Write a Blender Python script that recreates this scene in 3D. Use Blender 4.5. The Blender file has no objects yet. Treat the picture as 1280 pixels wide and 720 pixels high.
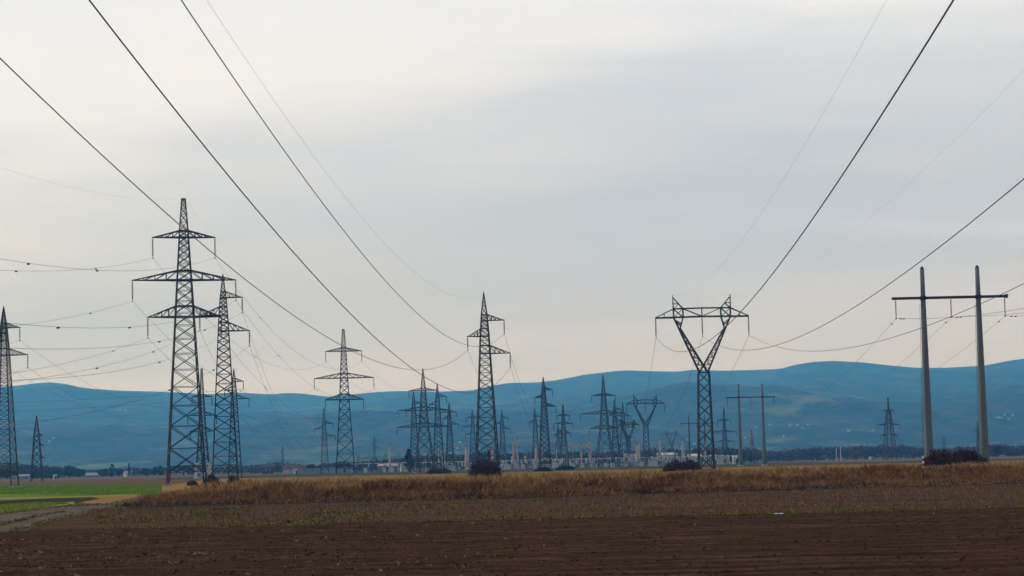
import bpy, math, random
import numpy as np
from math import radians as R_, sin, cos, pi, atan2, sqrt

random.seed(7)
rng = np.random.default_rng(11)
sc = bpy.context.scene
COL = sc.collection

# ------------------------------------------------------------------ camera model
FPX = 2700.0          # focal length in pixels of a 1280 wide picture
HC = 2.2              # camera height above the field
roll = math.atan(.0225)
pitch = math.atan(221 * cos(roll) / FPX)
Fv = np.array([0, cos(pitch), sin(pitch)])
U0 = np.array([0, -sin(pitch), cos(pitch)])
X0 = np.array([1.0, 0, 0])
Rv = cos(roll) * X0 - sin(roll) * U0
Uv = sin(roll) * X0 + cos(roll) * U0

def ray(px, py):
    return Fv + Rv * (px - 640) / FPX + Uv * (360 - py) / FPX

def at(px, py, Y):
    d = ray(px, py)
    return np.array([0, 0, HC]) + d * (Y / d[1])

def gnd(px, py):
    d = ray(px, py)
    t = -HC / d[2]
    return (d[0] * t, d[1] * t)

def hor(px):
    return 581 - .0225 * (px - 640)

def xat(px, Y):
    return at(px, hor(px), Y)[0]

cam = bpy.data.cameras.new('camera')
cam.sensor_width = 36
cam.lens = 36 * FPX / 1280
cam.clip_start = .1
cam.clip_end = 60000
co = bpy.data.objects.new('camera', cam)
COL.objects.link(co)
from mathutils import Matrix, Vector
m = Matrix.Identity(4)
for i in range(3):
    m[i][0] = Rv[i]; m[i][1] = Uv[i]; m[i][2] = -Fv[i]
m[2][3] = HC
co.matrix_world = m
sc.camera = co

# ------------------------------------------------------------------ tagging
def tag(o, label=None, cat=None, group=None, kind=None):
    if label: o['label'] = label
    if cat: o['category'] = cat
    if group: o['group'] = group
    if kind: o['kind'] = kind
    return o

def empty(name, loc, rz=0.0):
    o = bpy.data.objects.new(name, None)
    o.empty_display_size = .5
    COL.objects.link(o)
    o.location = loc
    o.rotation_euler = (0, 0, rz)
    return o

def copy_tree(o, parent=None):
    c = o.copy()
    COL.objects.link(c)
    if parent is not None:
        c.parent = parent
    for ch in list(o.children):
        copy_tree(ch, c)
    return c

# ------------------------------------------------------------------ materials
def nodes_of(name):
    mt = bpy.data.materials.new(name)
    mt.use_nodes = True
    nt = mt.node_tree
    b = nt.nodes['Principled BSDF']
    return mt, nt, b

def ramp(nt, fac, stops):
    r = nt.nodes.new('ShaderNodeValToRGB')
    e = r.color_ramp.elements
    while len(e) < len(stops): e.new(.5)
    for k, (p, c) in enumerate(stops):
        e[k].position = p
        e[k].color = (*c, 1) if len(c) == 3 else c
    nt.links.new(fac, r.inputs[0])
    return r.outputs[0]

def noise(nt, scale, detail=6, rough=.55, vec=None, dist=0.0):
    n = nt.nodes.new('ShaderNodeTexNoise')
    n.inputs['Scale'].default_value = scale
    n.inputs['Detail'].default_value = detail
    n.inputs['Roughness'].default_value = rough
    n.inputs['Distortion'].default_value = dist
    if vec is not None: nt.links.new(vec, n.inputs['Vector'])
    return n.outputs[0]

def mapping(nt, scale=(1, 1, 1), rot=(0, 0, 0), src='Object'):
    tc = nt.nodes.new('ShaderNodeTexCoord')
    mp = nt.nodes.new('ShaderNodeMapping')
    mp.inputs['Scale'].default_value = scale
    mp.inputs['Rotation'].default_value = rot
    nt.links.new(tc.outputs[src], mp.inputs[0])
    return mp.outputs[0]

def mixc(nt, fac, a, b, mode='MIX'):
    n = nt.nodes.new('ShaderNodeMix')
    n.data_type = 'RGBA'; n.blend_type = mode
    for sock, v in ((n.inputs[0], fac), (n.inputs[6], a), (n.inputs[7], b)):
        if hasattr(v, 'is_linked'): nt.links.new(v, sock)
        elif isinstance(v, (int, float)): sock.default_value = v
        else: sock.default_value = (*v, 1)
    return n.outputs[2]

def mathn(nt, op, a, b=None, clamp=False):
    n = nt.nodes.new('ShaderNodeMath'); n.operation = op; n.use_clamp = clamp
    for k, v in enumerate((a, b)):
        if v is None: continue
        if hasattr(v, 'is_linked'): nt.links.new(v, n.inputs[k])
        else: n.inputs[k].default_value = v
    return n.outputs[0]

def bump(nt, b, h, strength, dist):
    bn = nt.nodes.new('ShaderNodeBump')
    bn.inputs['Strength'].default_value = strength
    bn.inputs['Distance'].default_value = dist
    nt.links.new(h, bn.inputs['Height'])
    nt.links.new(bn.outputs[0], b.inputs['Normal'])

def plain(name, c, c2=None, scale=1.5, rough=.7, metal=0.0, bumpd=0.0):
    mt, nt, b = nodes_of(name)
    v = mapping(nt)
    n = noise(nt, scale, 5, .6, v)
    c2 = c2 or tuple(x * .65 for x in c)
    nt.links.new(ramp(nt, n, [(.35, c2), (.65, c)]), b.inputs['Base Color'])
    b.inputs['Roughness'].default_value = rough
    b.inputs['Metallic'].default_value = metal
    if bumpd: bump(nt, b, n, .6, bumpd)
    return mt

M = {}
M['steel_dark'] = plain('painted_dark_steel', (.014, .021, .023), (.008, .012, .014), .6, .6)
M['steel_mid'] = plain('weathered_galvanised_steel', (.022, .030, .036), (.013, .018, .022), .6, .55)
M['steel_light'] = plain('pale_galvanised_steel', (.16, .165, .17), (.09, .095, .10), .6, .5)
M['red_steel'] = plain('red_painted_steel', (.20, .018, .03), (.12, .012, .02), .6, .5)
M['white_steel'] = plain('white_painted_steel', (.62, .58, .55), (.4, .37, .36), .6, .5)
M['wire'] = plain('aluminium_conductor', (.022, .026, .034), (.015, .018, .024), .2, .6)
M['wire_pale'] = plain('earth_wire_strand', (.10, .11, .12), (.07, .08, .09), .2, .5)
M['glass'] = plain('insulator_glass', (.025, .028, .030), (.015, .02, .02), 2, .25)
M['porcelain'] = plain('brown_porcelain', (.09, .045, .03), (.06, .03, .02), 2, .25)
M['concrete'] = plain('weathered_concrete', (.34, .35, .33), (.24, .25, .235), .5, .85, bumpd=.02)
M['pole'] = plain('spun_concrete_pole', (.125, .152, .158), (.08, .10, .105), .45, .8, bumpd=.01)
_nt = M['pole'].node_tree
for _n in _nt.nodes:
    if _n.type == 'MAPPING': _n.inputs['Scale'].default_value = (5, 5, .35)
M['gantry'] = plain('gantry_paint', (.50, .40, .36), (.32, .24, .22), .4, .6)
M['gantry_red'] = plain('gantry_red_primer', (.28, .12, .10), (.18, .09, .08), .4, .6)
M['white'] = plain('white_render', (.72, .71, .66), (.58, .56, .52), .4, .8)
M['cabinet'] = plain('pale_cabinet_paint', (.55, .58, .58), (.42, .45, .46), .7, .5)
M['bluegrey'] = plain('blue_grey_sheet', (.16, .22, .27), (.11, .16, .2), .3, .5)
M['teal'] = plain('pale_teal_sheet', (.20, .28, .30), (.15, .2, .23), .3, .5)
M['roof_red'] = plain('red_roof_tiles', (.11, .04, .045), (.07, .03, .032), .8, .8)
M['roof_grey'] = plain('grey_roof_sheet', (.24, .28, .33), (.17, .2, .24), .6, .55)
M['wall_dark'] = plain('dark_timber_wall', (.05, .04, .04), (.03, .025, .025), .7, .8)
M['wall_cream'] = plain('cream_wall', (.5, .46, .38), (.4, .36, .3), .5, .85)
M['pane'] = plain('window_pane', (.03, .04, .05), (.02, .025, .03), .5, .1)
M['sign_red'] = plain('red_sign_plate', (.16, .03, .045), (.10, .025, .035), .9, .5)
M['yellow'] = plain('yellow_sign_plate', (.45, .40, .05), (.3, .27, .04), .9, .5)
M['bark'] = plain('bark', (.06, .045, .035), (.035, .027, .022), 1.5, .9)
M['stripe_black'] = plain('black_paint', (.02, .02, .02), (.012, .012, .012), 1, .5)
M['rag'] = plain('white_plastic', (.72, .72, .74), (.6, .6, .62), 3, .5)

def leafmat(name, stops, scale=.35):
    mt, nt, b = nodes_of(name)
    g = nt.nodes.new('ShaderNodeNewGeometry')
    n = noise(nt, scale, 3, .5, mapping(nt))
    f = mathn(nt, 'ADD', mathn(nt, 'MULTIPLY', g.outputs['Random Per Island'], .6), mathn(nt, 'MULTIPLY', n, .4))
    nt.links.new(ramp(nt, f, stops), b.inputs['Base Color'])
    b.inputs['Roughness'].default_value = .85
    b.inputs['Specular IOR Level'].default_value = .15
    return mt

M['leaf_green'] = leafmat('dark_green_leaves', [(.1, (.018, .028, .014)), (.5, (.034, .048, .02)), (.9, (.065, .075, .03))])
M['leaf_conifer'] = leafmat('conifer_needles', [(.1, (.010, .022, .016)), (.5, (.02, .036, .022)), (.9, (.035, .052, .03))])
M['leaf_brown'] = leafmat('bare_brown_twigs', [(.1, (.03, .02, .02)), (.5, (.065, .042, .036)), (.9, (.11, .07, .05))])
M['leaf_red'] = leafmat('maroon_twigs', [(.1, (.024, .009, .006)), (.5, (.066, .021, .012)), (.9, (.14, .055, .028))])
M['leaf_gold'] = leafmat('yellowing_leaves', [(.1, (.07, .055, .02)), (.5, (.13, .10, .035)), (.9, (.2, .15, .05))])
M['leaf_rust'] = leafmat('rust_leaves', [(.1, (.05, .03, .018)), (.5, (.11, .06, .03)), (.9, (.18, .11, .05))])
M['leaf_crimson'] = leafmat('crimson_leaves', [(.1, (.07, .008, .012)), (.5, (.13, .014, .02)), (.9, (.2, .03, .03))])
M['wood_mix'] = leafmat('mixed_woodland', [(.2, (.012, .017, .012)), (.42, (.028, .030, .020)), (.55, (.075, .045, .032)), (.75, (.13, .078, .05))], .03)
M['wood_red'] = leafmat('autumn_woodland', [(.15, (.03, .022, .02)), (.45, (.055, .033, .032)), (.65, (.085, .045, .042)), (.9, (.12, .075, .05))], .04)
M['straw'] = leafmat('straw_flakes', [(.1, (.08, .042, .019)), (.6, (.15, .085, .04)), (.95, (.40, .29, .18))], .8)
M['clod'] = leafmat('soil_clods', [(.1, (.027, .014, .0085)), (.55, (.042, .022, .0135)), (.9, (.07, .039, .023))], .5)

def grassmat(name, stops, patch):
    mt, nt, b = nodes_of(name)
    g = nt.nodes.new('ShaderNodeNewGeometry')
    n = noise(nt, .22, 4, .6, mapping(nt, (1, .35, 0)))
    n2 = noise(nt, 1.3, 3, .6, mapping(nt, (1, .5, 0)))
    f = mathn(nt, 'ADD', mathn(nt, 'MULTIPLY', g.outputs['Random Per Island'], .26),
              mathn(nt, 'ADD', mathn(nt, 'MULTIPLY', n, patch), mathn(nt, 'MULTIPLY', n2, .74 - patch)))
    nt.links.new(ramp(nt, f, stops), b.inputs['Base Color'])
    b.inputs['Roughness'].default_value = .8
    b.inputs['Specular IOR Level'].default_value = .15
    return mt

M['tall_grass'] = grassmat('dry_reed_grass', [(.30, (.07, .032, .012)), (.42, (.18, .088, .03)), (.50, (.30, .16, .05)), (.58, (.42, .245, .078)), (.70, (.56, .37, .125))], .36)
M['gold_grass'] = grassmat('short_gold_grass', [(.3, (.20, .105, .035)), (.5, (.38, .23, .07)), (.7, (.54, .36, .115))], .36)
M['verge_weeds'] = grassmat('dark_verge_weeds', [(.2, (.014, .014, .008)), (.5, (.026, .024, .013)), (.85, (.06, .045, .022))], .36)
M['crop'] = grassmat('young_green_crop', [(.3, (.10, .17, .018)), (.5, (.17, .28, .028)), (.7, (.28, .38, .045))], .3)
M['lime'] = grassmat('lime_grass', [(.3, (.12, .16, .018)), (.5, (.22, .27, .03)), (.7, (.34, .36, .05))], .3)
M['row_weeds'] = grassmat('olive_weeds', [(.3, (.05, .042, .012)), (.5, (.13, .108, .02)), (.7, (.24, .19, .04))], .3)

def soil(name, stops, sc_=(.06, .35, 1), rows=None, bumpd=.08, fine=2.2, gain=.45):
    mt, nt, b = nodes_of(name)
    v = mapping(nt, sc_)
    n = noise(nt, 1.0, 8, .62, v)
    nf = noise(nt, fine, 6, .65, mapping(nt, (1, 1, 1)))
    f = mathn(nt, 'ADD', mathn(nt, 'MULTIPLY', n, 1 - gain), mathn(nt, 'MULTIPLY', nf, gain))
    if rows:
        per, amp, ang = rows
        w = nt.nodes.new('ShaderNodeTexWave')
        w.bands_direction = 'Y'; w.wave_profile = 'SIN'
        w.inputs['Scale'].default_value = 1.0 / per * .314 * 1.0
        w.inputs['Distortion'].default_value = 1.2
        w.inputs['Detail'].default_value = 3
        nt.links.new(mapping(nt, (1, 1, 1), (0, 0, ang)), w.inputs['Vector'])
        f = mathn(nt, 'ADD', f, mathn(nt, 'MULTIPLY', mathn(nt, 'SUBTRACT', w.outputs['Fac'], .5), amp))
    nt.links.new(ramp(nt, f, stops), b.inputs['Base Color'])
    b.inputs['Roughness'].default_value = .95
    b.inputs['Specular IOR Level'].default_value = .02
    bump(nt, b, nf, .8, bumpd)
    return mt

M['ploughed'] = soil('ploughed_soil', [(.3, (.023, .0108, .0058)), (.48, (.047, .0222, .0113)), (.60, (.065, .0318, .0158)), (.75, (.11, .057, .029))], (.03, .5, 1), (1.9, .17, R_(2.0)), .10)
M['stubble'] = soil('stubble_soil', [(.32, (.025, .0118, .0055)), (.46, (.055, .0265, .0112)), (.56, (.092, .046, .0185)), (.70, (.16, .088, .038))], (.08, .4, 1), (1.6, .08, R_(2)), .08, 3.0, .5)
M['edge'] = soil('shade_toned_edge_soil', [(.35, (.006, .004, .003)), (.55, (.014, .009, .006)), (.75, (.04, .026, .016))], (.06, .25, 1))  # dark soil, blackened to stand for the shadow line under the tall grass
M['path'] = soil('dirt_track', [(.3, (.05, .034, .025)), (.48, (.10, .073, .058)), (.58, (.15, .115, .097)), (.72, (.21, .17, .148))], (.35, .12, 1), None, .06, 1.2, .5)
M['furrow'] = soil('brown_furrow_soil', [(.3, (.025, .015, .010)), (.7, (.05, .03, .02))], (.05, .2, 1))
M['ground'] = soil('dry_field_ground', [(.3, (.08, .046, .02)), (.5, (.12, .07, .03)), (.7, (.17, .105, .045))], (.01, .03, 1), None, .05, .3)
M['goldground'] = soil('golden_field_ground', [(.3, (.16, .085, .03)), (.5, (.27, .155, .05)), (.7, (.39, .24, .078))], (.02, .06, 1), None, .05, .6)
M['olive'] = soil('olive_verge_ground', [(.3, (.035, .03, .013)), (.5, (.06, .05, .02)), (.7, (.09, .073, .03))], (.02, .06, 1), None, .05, .6)
M['cropground'] = soil('crop_ground', [(.3, (.09, .15, .018)), (.5, (.14, .225, .026)), (.7, (.20, .29, .04))], (.03, .06, 1), None, .05, .6)
M['limeground'] = soil('lime_ground', [(.3, (.12, .15, .02)), (.5, (.19, .24, .028)), (.7, (.27, .30, .045))], (.05, .1, 1), None, .05, .6)
M['yard'] = soil('substation_yard', [(.3, (.035, .035, .03)), (.7, (.07, .065, .055))], (.02, .06, 1), None, .05, .6)
M['farbrown'] = soil('far_brown_field', [(.3, (.10, .06, .035)), (.7, (.17, .11, .06))], (.004, .01, 1), None, .05, .2)

# ------------------------------------------------------------------ mesh helpers
class MB:
    def __init__(s): s.v = []; s.f = []
    def add(s, vs, fs):
        o = len(s.v); s.v.extend([tuple(map(float, p)) for p in vs]); s.f.extend([tuple(i + o for i in f) for f in fs]); return s
    def bar(s, a, b, w, w2=None):
        a = np.array(a, float); b = np.array(b, float); d = b - a; L = np.linalg.norm(d)
        if L < 1e-6: return s
        d /= L
        u = np.cross(d, (0, 0, 1)) if abs(d[2]) < .95 else np.cross(d, (0, 1, 0))
        u /= np.linalg.norm(u); v = np.cross(d, u)
        w2 = w if w2 is None else w2
        P = [a + (-u - v) * w / 2, a + (u - v) * w / 2, a + (u + v) * w / 2, a + (-u + v) * w / 2,
             b + (-u - v) * w2 / 2, b + (u - v) * w2 / 2, b + (u + v) * w2 / 2, b + (-u + v) * w2 / 2]
        return s.add(P, [(0, 3, 2, 1), (4, 5, 6, 7), (0, 1, 5, 4), (1, 2, 6, 5), (2, 3, 7, 6), (3, 0, 4, 7)])
    def box(s, x0, x1, y0, y1, z0, z1):
        return s.add([(x0, y0, z0), (x1, y0, z0), (x1, y1, z0), (x0, y1, z0), (x0, y0, z1), (x1, y0, z1), (x1, y1, z1), (x0, y1, z1)],
                     [(0, 3, 2, 1), (4, 5, 6, 7), (0, 1, 5, 4), (1, 2, 6, 5), (2, 3, 7, 6), (3, 0, 4, 7)])
    def tube(s, pts, r, n=6):
        pts = [np.array(p, float) for p in pts]; rs = r if hasattr(r, '__len__') else [r] * len(pts)
        vs = []; fs = []
        for k, p in enumerate(pts):
            d = pts[min(k + 1, len(pts) - 1)] - pts[max(k - 1, 0)]; d /= (np.linalg.norm(d) + 1e-9)
            u = np.cross(d, (0, 0, 1)) if abs(d[2]) < .95 else np.cross(d, (0, 1, 0))
            u /= np.linalg.norm(u); v = np.cross(d, u)
            for j in range(n):
                a = 2 * pi * j / n
                vs.append(p + (u * cos(a) + v * sin(a)) * rs[k])
        for k in range(len(pts) - 1):
            for j in range(n):
                fs.append((k * n + j, k * n + (j + 1) % n, (k + 1) * n + (j + 1) % n, (k + 1) * n + j))
        fs.append(tuple(range(n - 1, -1, -1))); fs.append(tuple((len(pts) - 1) * n + j for j in range(n)))
        return s.add(vs, fs)
    def lathe(s, prof, c=(0, 0, 0), n=10):
        return s.tube([(c[0], c[1], c[2] + z) for z, r in prof], [max(r, .002) for z, r in prof], n)
    def build(s, name, mat, parent=None, smooth=False):
        me = bpy.data.meshes.new(name); me.from_pydata(s.v, [], s.f); me.update()
        if smooth: me.polygons.foreach_set('use_smooth', [True] * len(me.polygons))
        me.materials.append(mat)
        o = bpy.data.objects.new(name, me); COL.objects.link(o)
        if parent is not None: o.parent = parent
        return o

def mesh_np(name, V, Fc, mat, parent=None):
    V = np.asarray(V, np.float32).reshape(-1, 3); Fc = np.asarray(Fc, np.int32); k = Fc.shape[1]
    me = bpy.data.meshes.new(name)
    me.vertices.add(len(V)); me.vertices.foreach_set('co', V.ravel())
    me.loops.add(Fc.size); me.loops.foreach_set('vertex_index', Fc.ravel())
    me.polygons.add(len(Fc)); me.polygons.foreach_set('loop_start', np.arange(0, Fc.size, k, dtype=np.int32))
    me.update(calc_edges=True); me.validate()
    me.materials.append(mat)
    o = bpy.data.objects.new(name, me); COL.objects.link(o)
    if parent is not None: o.parent = parent
    return o

# ------------------------------------------------------------------ lattice pylons
def prof_fn(prof):
    zs = [p[0] for p in prof]; hs = [p[1] for p in prof]
    return lambda z: float(np.interp(z, zs, hs))

def panels(z0, z1, hw, k=1.0):
    out = [z0]; z = z0
    while z < z1 - 1e-3:
        z += max(.6, 2 * hw(z) * k); out.append(z)
    sc_ = (z1 - z0) / (out[-1] - z0)
    return [z0 + (q - z0) * sc_ for q in out]

CORN = [(-1, -1), (1, -1), (1, 1), (-1, 1)]

def lattice(mb, zs, hw, w, horiz=2, single_above=None):
    for i in range(len(zs) - 1):
        a, b = zs[i], zs[i + 1]; ha, hb = hw(a), hw(b)
        for k in range(4):
            c0, c1 = CORN[k], CORN[(k + 1) % 4]
            p = lambda c, h, z: (c[0] * h, c[1] * h, z)
            mb.bar(p(c0, ha, a), p(c1, hb, b), w)
            mb.bar(p(c1, ha, a), p(c0, hb, b), w)
            if horiz and i % horiz == 0:
                mb.bar(p(c0, ha, a), p(c1, ha, a), w * .7)

def insulator(root, tip, L, r, fine, mat='glass', name='insulator_string'):
    mb = MB()
    x, y, z = tip
    if fine:
        n = max(6, int(L / .26)); pr = [(-.02, .02), (-.12, .03)]
        for i in range(n):
            zz = -.22 - i * (L - .45) / n
            pr += [(zz, r * .35), (zz - .02, r), (zz - .08, r * .9), (zz - .10, r * .35)]
        pr += [(-L + .2, .03), (-L, .03)]
        mb.lathe(pr, (x, y, z), 8)
        mb.tube([(x, y - .35, z - L + .04), (x, y + .35, z - L + .04)], .045, 6)
        mb.box(x - .12, x + .12, y - .12, y + .12, z - L - .12, z - L + .02)
    else:
        mb.tube([(x, y, z), (x, y, z - L)], [r * .7, r * .7], 5)
        mb.box(x - r, x + r, y - r, y + r, z - L - r, z - L)
    return mb.build(name, M[mat], root)

def cross_arm(root, hw, z, L, rise, side, w, mat, fine, ins, Lins, rins):
    mb = MB(); s = side
    hb, ht = hw(z), hw(z + rise)
    tip = np.array((s * L, 0, z))
    for y in (-1, 1):
        B = np.array((s * hb, y * hb, z)); T = np.array((s * ht, y * ht, z + rise))
        mb.bar(B, tip, w * 1.25, w); mb.bar(T, tip, w, w * .8)
        nn = 4 if fine else 2
        for i in range(1, nn):
            t = i / nn
            mb.bar(B + (tip - B) * t, T + (tip - T) * t, w * .6)
            mb.bar(B + (tip - B) * t, T + (tip - T) * max(0, t - 1 / nn), w * .6)
    if fine:
        for i in range(0, 4):
            t = i / 4; q = hb * (1 - t)
            xx = s * (hb + (L - hb) * t)
            mb.bar((xx, -q, z), (xx, q, z), w * .6)
            xx2 = s * (hb + (L - hb) * (t + .25)); q2 = hb * (.75 - t)
            mb.bar((xx, -q, z), (xx2, q2, z), w * .5)
    mb.box(s * L - .14, s * L + .14, -.09, .09, z - .1, z + .07)
    a = mb.build('cross_arm', mat, root)
    if ins: insulator(a, (s * L, 0, z - .08), Lins, rins, fine)
    return a

TOW = {}
def pylon(key, label, X, Y, H, prof, arms, rot=0.0, fine=True, mat='steel_dark', cat='pylon', group=None,
          lw=.2, bw=.09, Lins=3.2, rins=.14, feet=None, peak_flat=False, k=.95, ins=True):
    """arms: (z, left length or 0, right length or 0, rise)"""
    if Y > 500:
        lw = max(lw, .30); bw = max(bw, .155)
    root = empty('lattice_pylon', (X, Y, 0), rot)
    tag(root, label, cat, group)
    hw = prof_fn(prof); mt = M[mat]
    zt = max(a[0] + a[3] for a in arms)
    if fine:
        for cx, cy in CORN:
            lg = MB(); pts = [p for p in prof if p[0] < zt - .01] + [(zt, hw(zt))]
            for (z0, h0), (z1, h1) in zip(pts[:-1], pts[1:]):
                lg.bar((cx * h0, cy * h0, z0), (cx * h1, cy * h1, z1), lw, lw * .85)
            lg.build('leg', M[feet] if (feet and 0) else mt, root)
            ft = MB(); h0 = prof[0][1]
            ft.box(cx * h0 - .4, cx * h0 + .4, cy * h0 - .4, cy * h0 + .4, -.3, .35)
            ft.build('footing', M['concrete'], root)
        mb = MB()
        lattice(mb, panels(2.2, zt, hw, k), hw, bw, 1)
        z = 2.2
        for kk in range(4):   # belt truss above the open foot
            c0, c1 = CORN[kk], CORN[(kk + 1) % 4]; h = hw(z); h2 = hw(z + 1.0)
            for j in range(4):
                t0, t1 = j / 4, (j + 1) / 4
                q = lambda t, hh, zz: (c0[0] * hh * (1 - t) + c1[0] * hh * t, c0[1] * hh * (1 - t) + c1[1] * hh * t, zz)
                mb.bar(q(t0, h, z), q(t1, h2, z + 1.0), bw); mb.bar(q(t1, h, z), q(t0, h2, z + 1.0), bw)
            mb.bar(q(0, h2, z + 1.0), q(1, h2, z + 1.0), bw * 1.3)
        for a in arms:
            for zz in (a[0], a[0] + a[3]):
                h = hw(zz)
                for kk in range(4):
                    c0, c1 = CORN[kk], CORN[(kk + 1) % 4]
                    mb.bar((c0[0] * h, c0[1] * h, zz), (c1[0] * h, c1[1] * h, zz), bw * 1.6)
        mb.build('bracing', mt, root)
    else:
        mb = MB()
        pts = [p for p in prof if p[0] < zt - .01] + [(zt, hw(zt))]
        for cx, cy in CORN:
            for (z0, h0), (z1, h1) in zip(pts[:-1], pts[1:]):
                mb.bar((cx * h0, cy * h0, z0), (cx * h1, cy * h1, z1), lw)
        lattice(mb, panels(2.0 if not feet else 0.1, zt, hw, k), hw, bw)
        mb.build('lattice_body', mt, root)
    pk = MB()
    ht = hw(zt)
    for cx, cy in CORN:
        h1 = hw(H)
        pk.bar((cx * ht, cy * ht, zt), (cx * h1, cy * h1, H), lw * .8, lw * .7)
    lattice(pk, panels(zt, H, hw, 1.2), hw, bw * .8, 1)
    if peak_flat: pk.box(-hw(H) - .1, hw(H) + .1, -hw(H) - .1, hw(H) + .1, H - .12, H + .12)
    else: pk.bar((0, 0, H - .15), (0, 0, H + .35), .16)
    pk.build('earth_wire_peak', mt, root)
    pts = {'top': (0, 0, H + .1)}
    for i, (z, Lf, Rt, rise) in enumerate(arms):
        for s, L, nm in ((-1, Lf, 'L'), (1, Rt, 'R')):
            if L:
                cross_arm(root, hw, z, L, rise, s, bw * 1.5, mt, fine, ins, Lins, rins)
                pts[nm + str(i)] = (s * L, 0, z - .08 - Lins)
    if feet:
        fb = MB()
        for cx, cy in CORN:
            h0, h1 = hw(0), hw(5.0)
            fb.bar((cx * (h0 + .02), cy * (h0 + .02), 0), (cx * (h1 + .02), cy * (h1 + .02), 5.0), lw * 2.1)
        lattice(fb, [0.1, 2.6, 5.0], lambda z: hw(z) + .03, bw * 2.0, 1)
        fb.build('painted_foot', M[feet], root)
    cr, sr = cos(rot), sin(rot)
    TOW[key] = {k_: np.array((X + p[0] * cr - p[1] * sr, Y + p[0] * sr + p[1] * cr, p[2])) for k_, p in pts.items()}
    return root

def zpx(px, py, Y): return at(px, py, Y)[2]

def asym(key, label, px, py, Y, fine=False, mat='steel_mid', arms_px=None, rot=0.0, axis=None, **kw):
    """single circuit pylon with arms right, left, right"""
    p = at(px, py, Y); X, H = p[0], p[2]
    X = X + H * .004 if axis is None else at(*axis, Y)[0]
    s = H / 33.2
    if arms_px:
        arms = []
        for (ax, ay, rise) in arms_px:
            q = at(ax, ay, Y); L = abs(q[0] - X)
            arms.append((q[2], L if q[0] < X else 0, L if q[0] > X else 0, rise))
    else:
        arms = [(.857 * H, 0, .104 * H, 1.05 * s), (.765 * H, .096 * H, 0, 1.4 * s), (.678 * H, 0, .137 * H, 1.4 * s)]
    prof = [(0, 2.05 * s), (.678 * H, .92 * s), (.765 * H, .77 * s), (.885 * H, .5 * s), (H, .06)]
    kw.setdefault('Lins', 2.3 * s); kw.setdefault('rins', .16)
    return pylon(key, label, X, Y, H, prof, arms, rot, fine, mat, k=.62, **kw)

def double(key, label, px, py, Y, fr, ln, fine=False, mat='steel_mid', rot=0.0, hws=None, axis=None, rises=None, **kw):
    """double circuit pylon; fr = arm heights / H, ln = arm lengths / H"""
    p = at(px, py, Y); X, H = p[0], p[2]
    X = X + H * .004 if axis is None else at(*axis, Y)[0]
    s = H / 47.0
    rises = rises or (1.1, 1.55, 1.75)
    arms = [(f * H, l * H, l * H, r * s) for f, l, r in zip(fr, ln, rises)]
    h = hws or (3.05, 1.5, .68, .3)
    prof = [(0, h[0] * s), (fr[2] * H, h[1] * s), (fr[0] * H + rises[0] * s, h[2] * s), (H, h[3] * s)]
    kw.setdefault('Lins', 3.3 * s); kw.setdefault('rins', .17); kw.setdefault('k', .8)
    return pylon(key, label, X, Y, H, prof, arms, rot, fine, mat, peak_flat=True, **kw)

DBL_FR, DBL_LN = (.865, .715, .586), (.108, .179, .127)
t1 = double('T1', 'tallest dark lattice pylon at left with three pairs of cross arms', 229.5, 249, 360, DBL_FR, DBL_LN, True, 'steel_dark', R_(12), axis=(231.2, 440), lw=.22, bw=.118, k=.68)
pl = MB(); pl.box(-3.45, -2.75, -3.62, -3.57, .7, 2.2); pl.build('sign_plate', M['sign_red'], t1)
asym('T2', 'dark one-sided pylon just right of and partly behind the tallest pylon', 279, 345, 352, True, 'steel_dark',
     [(302.5, 371.5, 1.0), (250, 394.5, 1.35), (311.5, 413, 1.4)], R_(8), axis=(280, 470))
asym('T3', 'lattice pylon cut by the left edge of the picture', 3.5, 385, 405, True, 'steel_dark',
     [(25.3, 409.5, 1.0), (-17, 426, 1.35), (35.6, 443.5, 1.3)], R_(-6), axis=(5, 500))
pylon('T4', 'short stubby pylon with small brackets on its right side near left edge', at(46, 570, 800)[0], 800, zpx(46, 520, 800),
      [(0, 2.1), (14, 1.15), (18, .85), (zpx(46, 520, 800), .1)],
      [(zpx(46, 544, 800), 0, 1.9, .6), (zpx(46, 556.5, 800), 0, 2.6, .6), (zpx(46, 572, 800), 0, 2.7, .6)], R_(5), False, 'steel_dark', lw=.3, bw=.16, Lins=1.4, rins=.1)
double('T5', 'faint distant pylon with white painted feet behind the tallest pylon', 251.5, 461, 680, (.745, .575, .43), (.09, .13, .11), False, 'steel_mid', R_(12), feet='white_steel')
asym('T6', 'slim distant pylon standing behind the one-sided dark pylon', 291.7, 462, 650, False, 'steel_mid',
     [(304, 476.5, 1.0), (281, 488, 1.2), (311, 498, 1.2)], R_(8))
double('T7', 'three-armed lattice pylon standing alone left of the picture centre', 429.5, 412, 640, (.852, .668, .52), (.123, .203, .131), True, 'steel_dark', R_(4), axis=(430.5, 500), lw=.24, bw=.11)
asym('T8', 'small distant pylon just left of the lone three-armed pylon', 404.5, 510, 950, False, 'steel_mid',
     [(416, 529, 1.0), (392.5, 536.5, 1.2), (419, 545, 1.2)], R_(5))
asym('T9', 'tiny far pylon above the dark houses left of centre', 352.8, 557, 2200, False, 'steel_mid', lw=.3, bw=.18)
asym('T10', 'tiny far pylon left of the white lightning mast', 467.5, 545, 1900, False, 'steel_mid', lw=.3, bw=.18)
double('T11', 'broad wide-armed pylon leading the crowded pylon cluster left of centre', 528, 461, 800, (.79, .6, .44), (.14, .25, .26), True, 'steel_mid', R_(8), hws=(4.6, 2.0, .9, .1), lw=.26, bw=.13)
asym('T12', 'slim pylon at the left of the crowded cluster behind the wide-armed one', 516.3, 490, 860, False, 'steel_mid', rot=R_(5))
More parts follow.
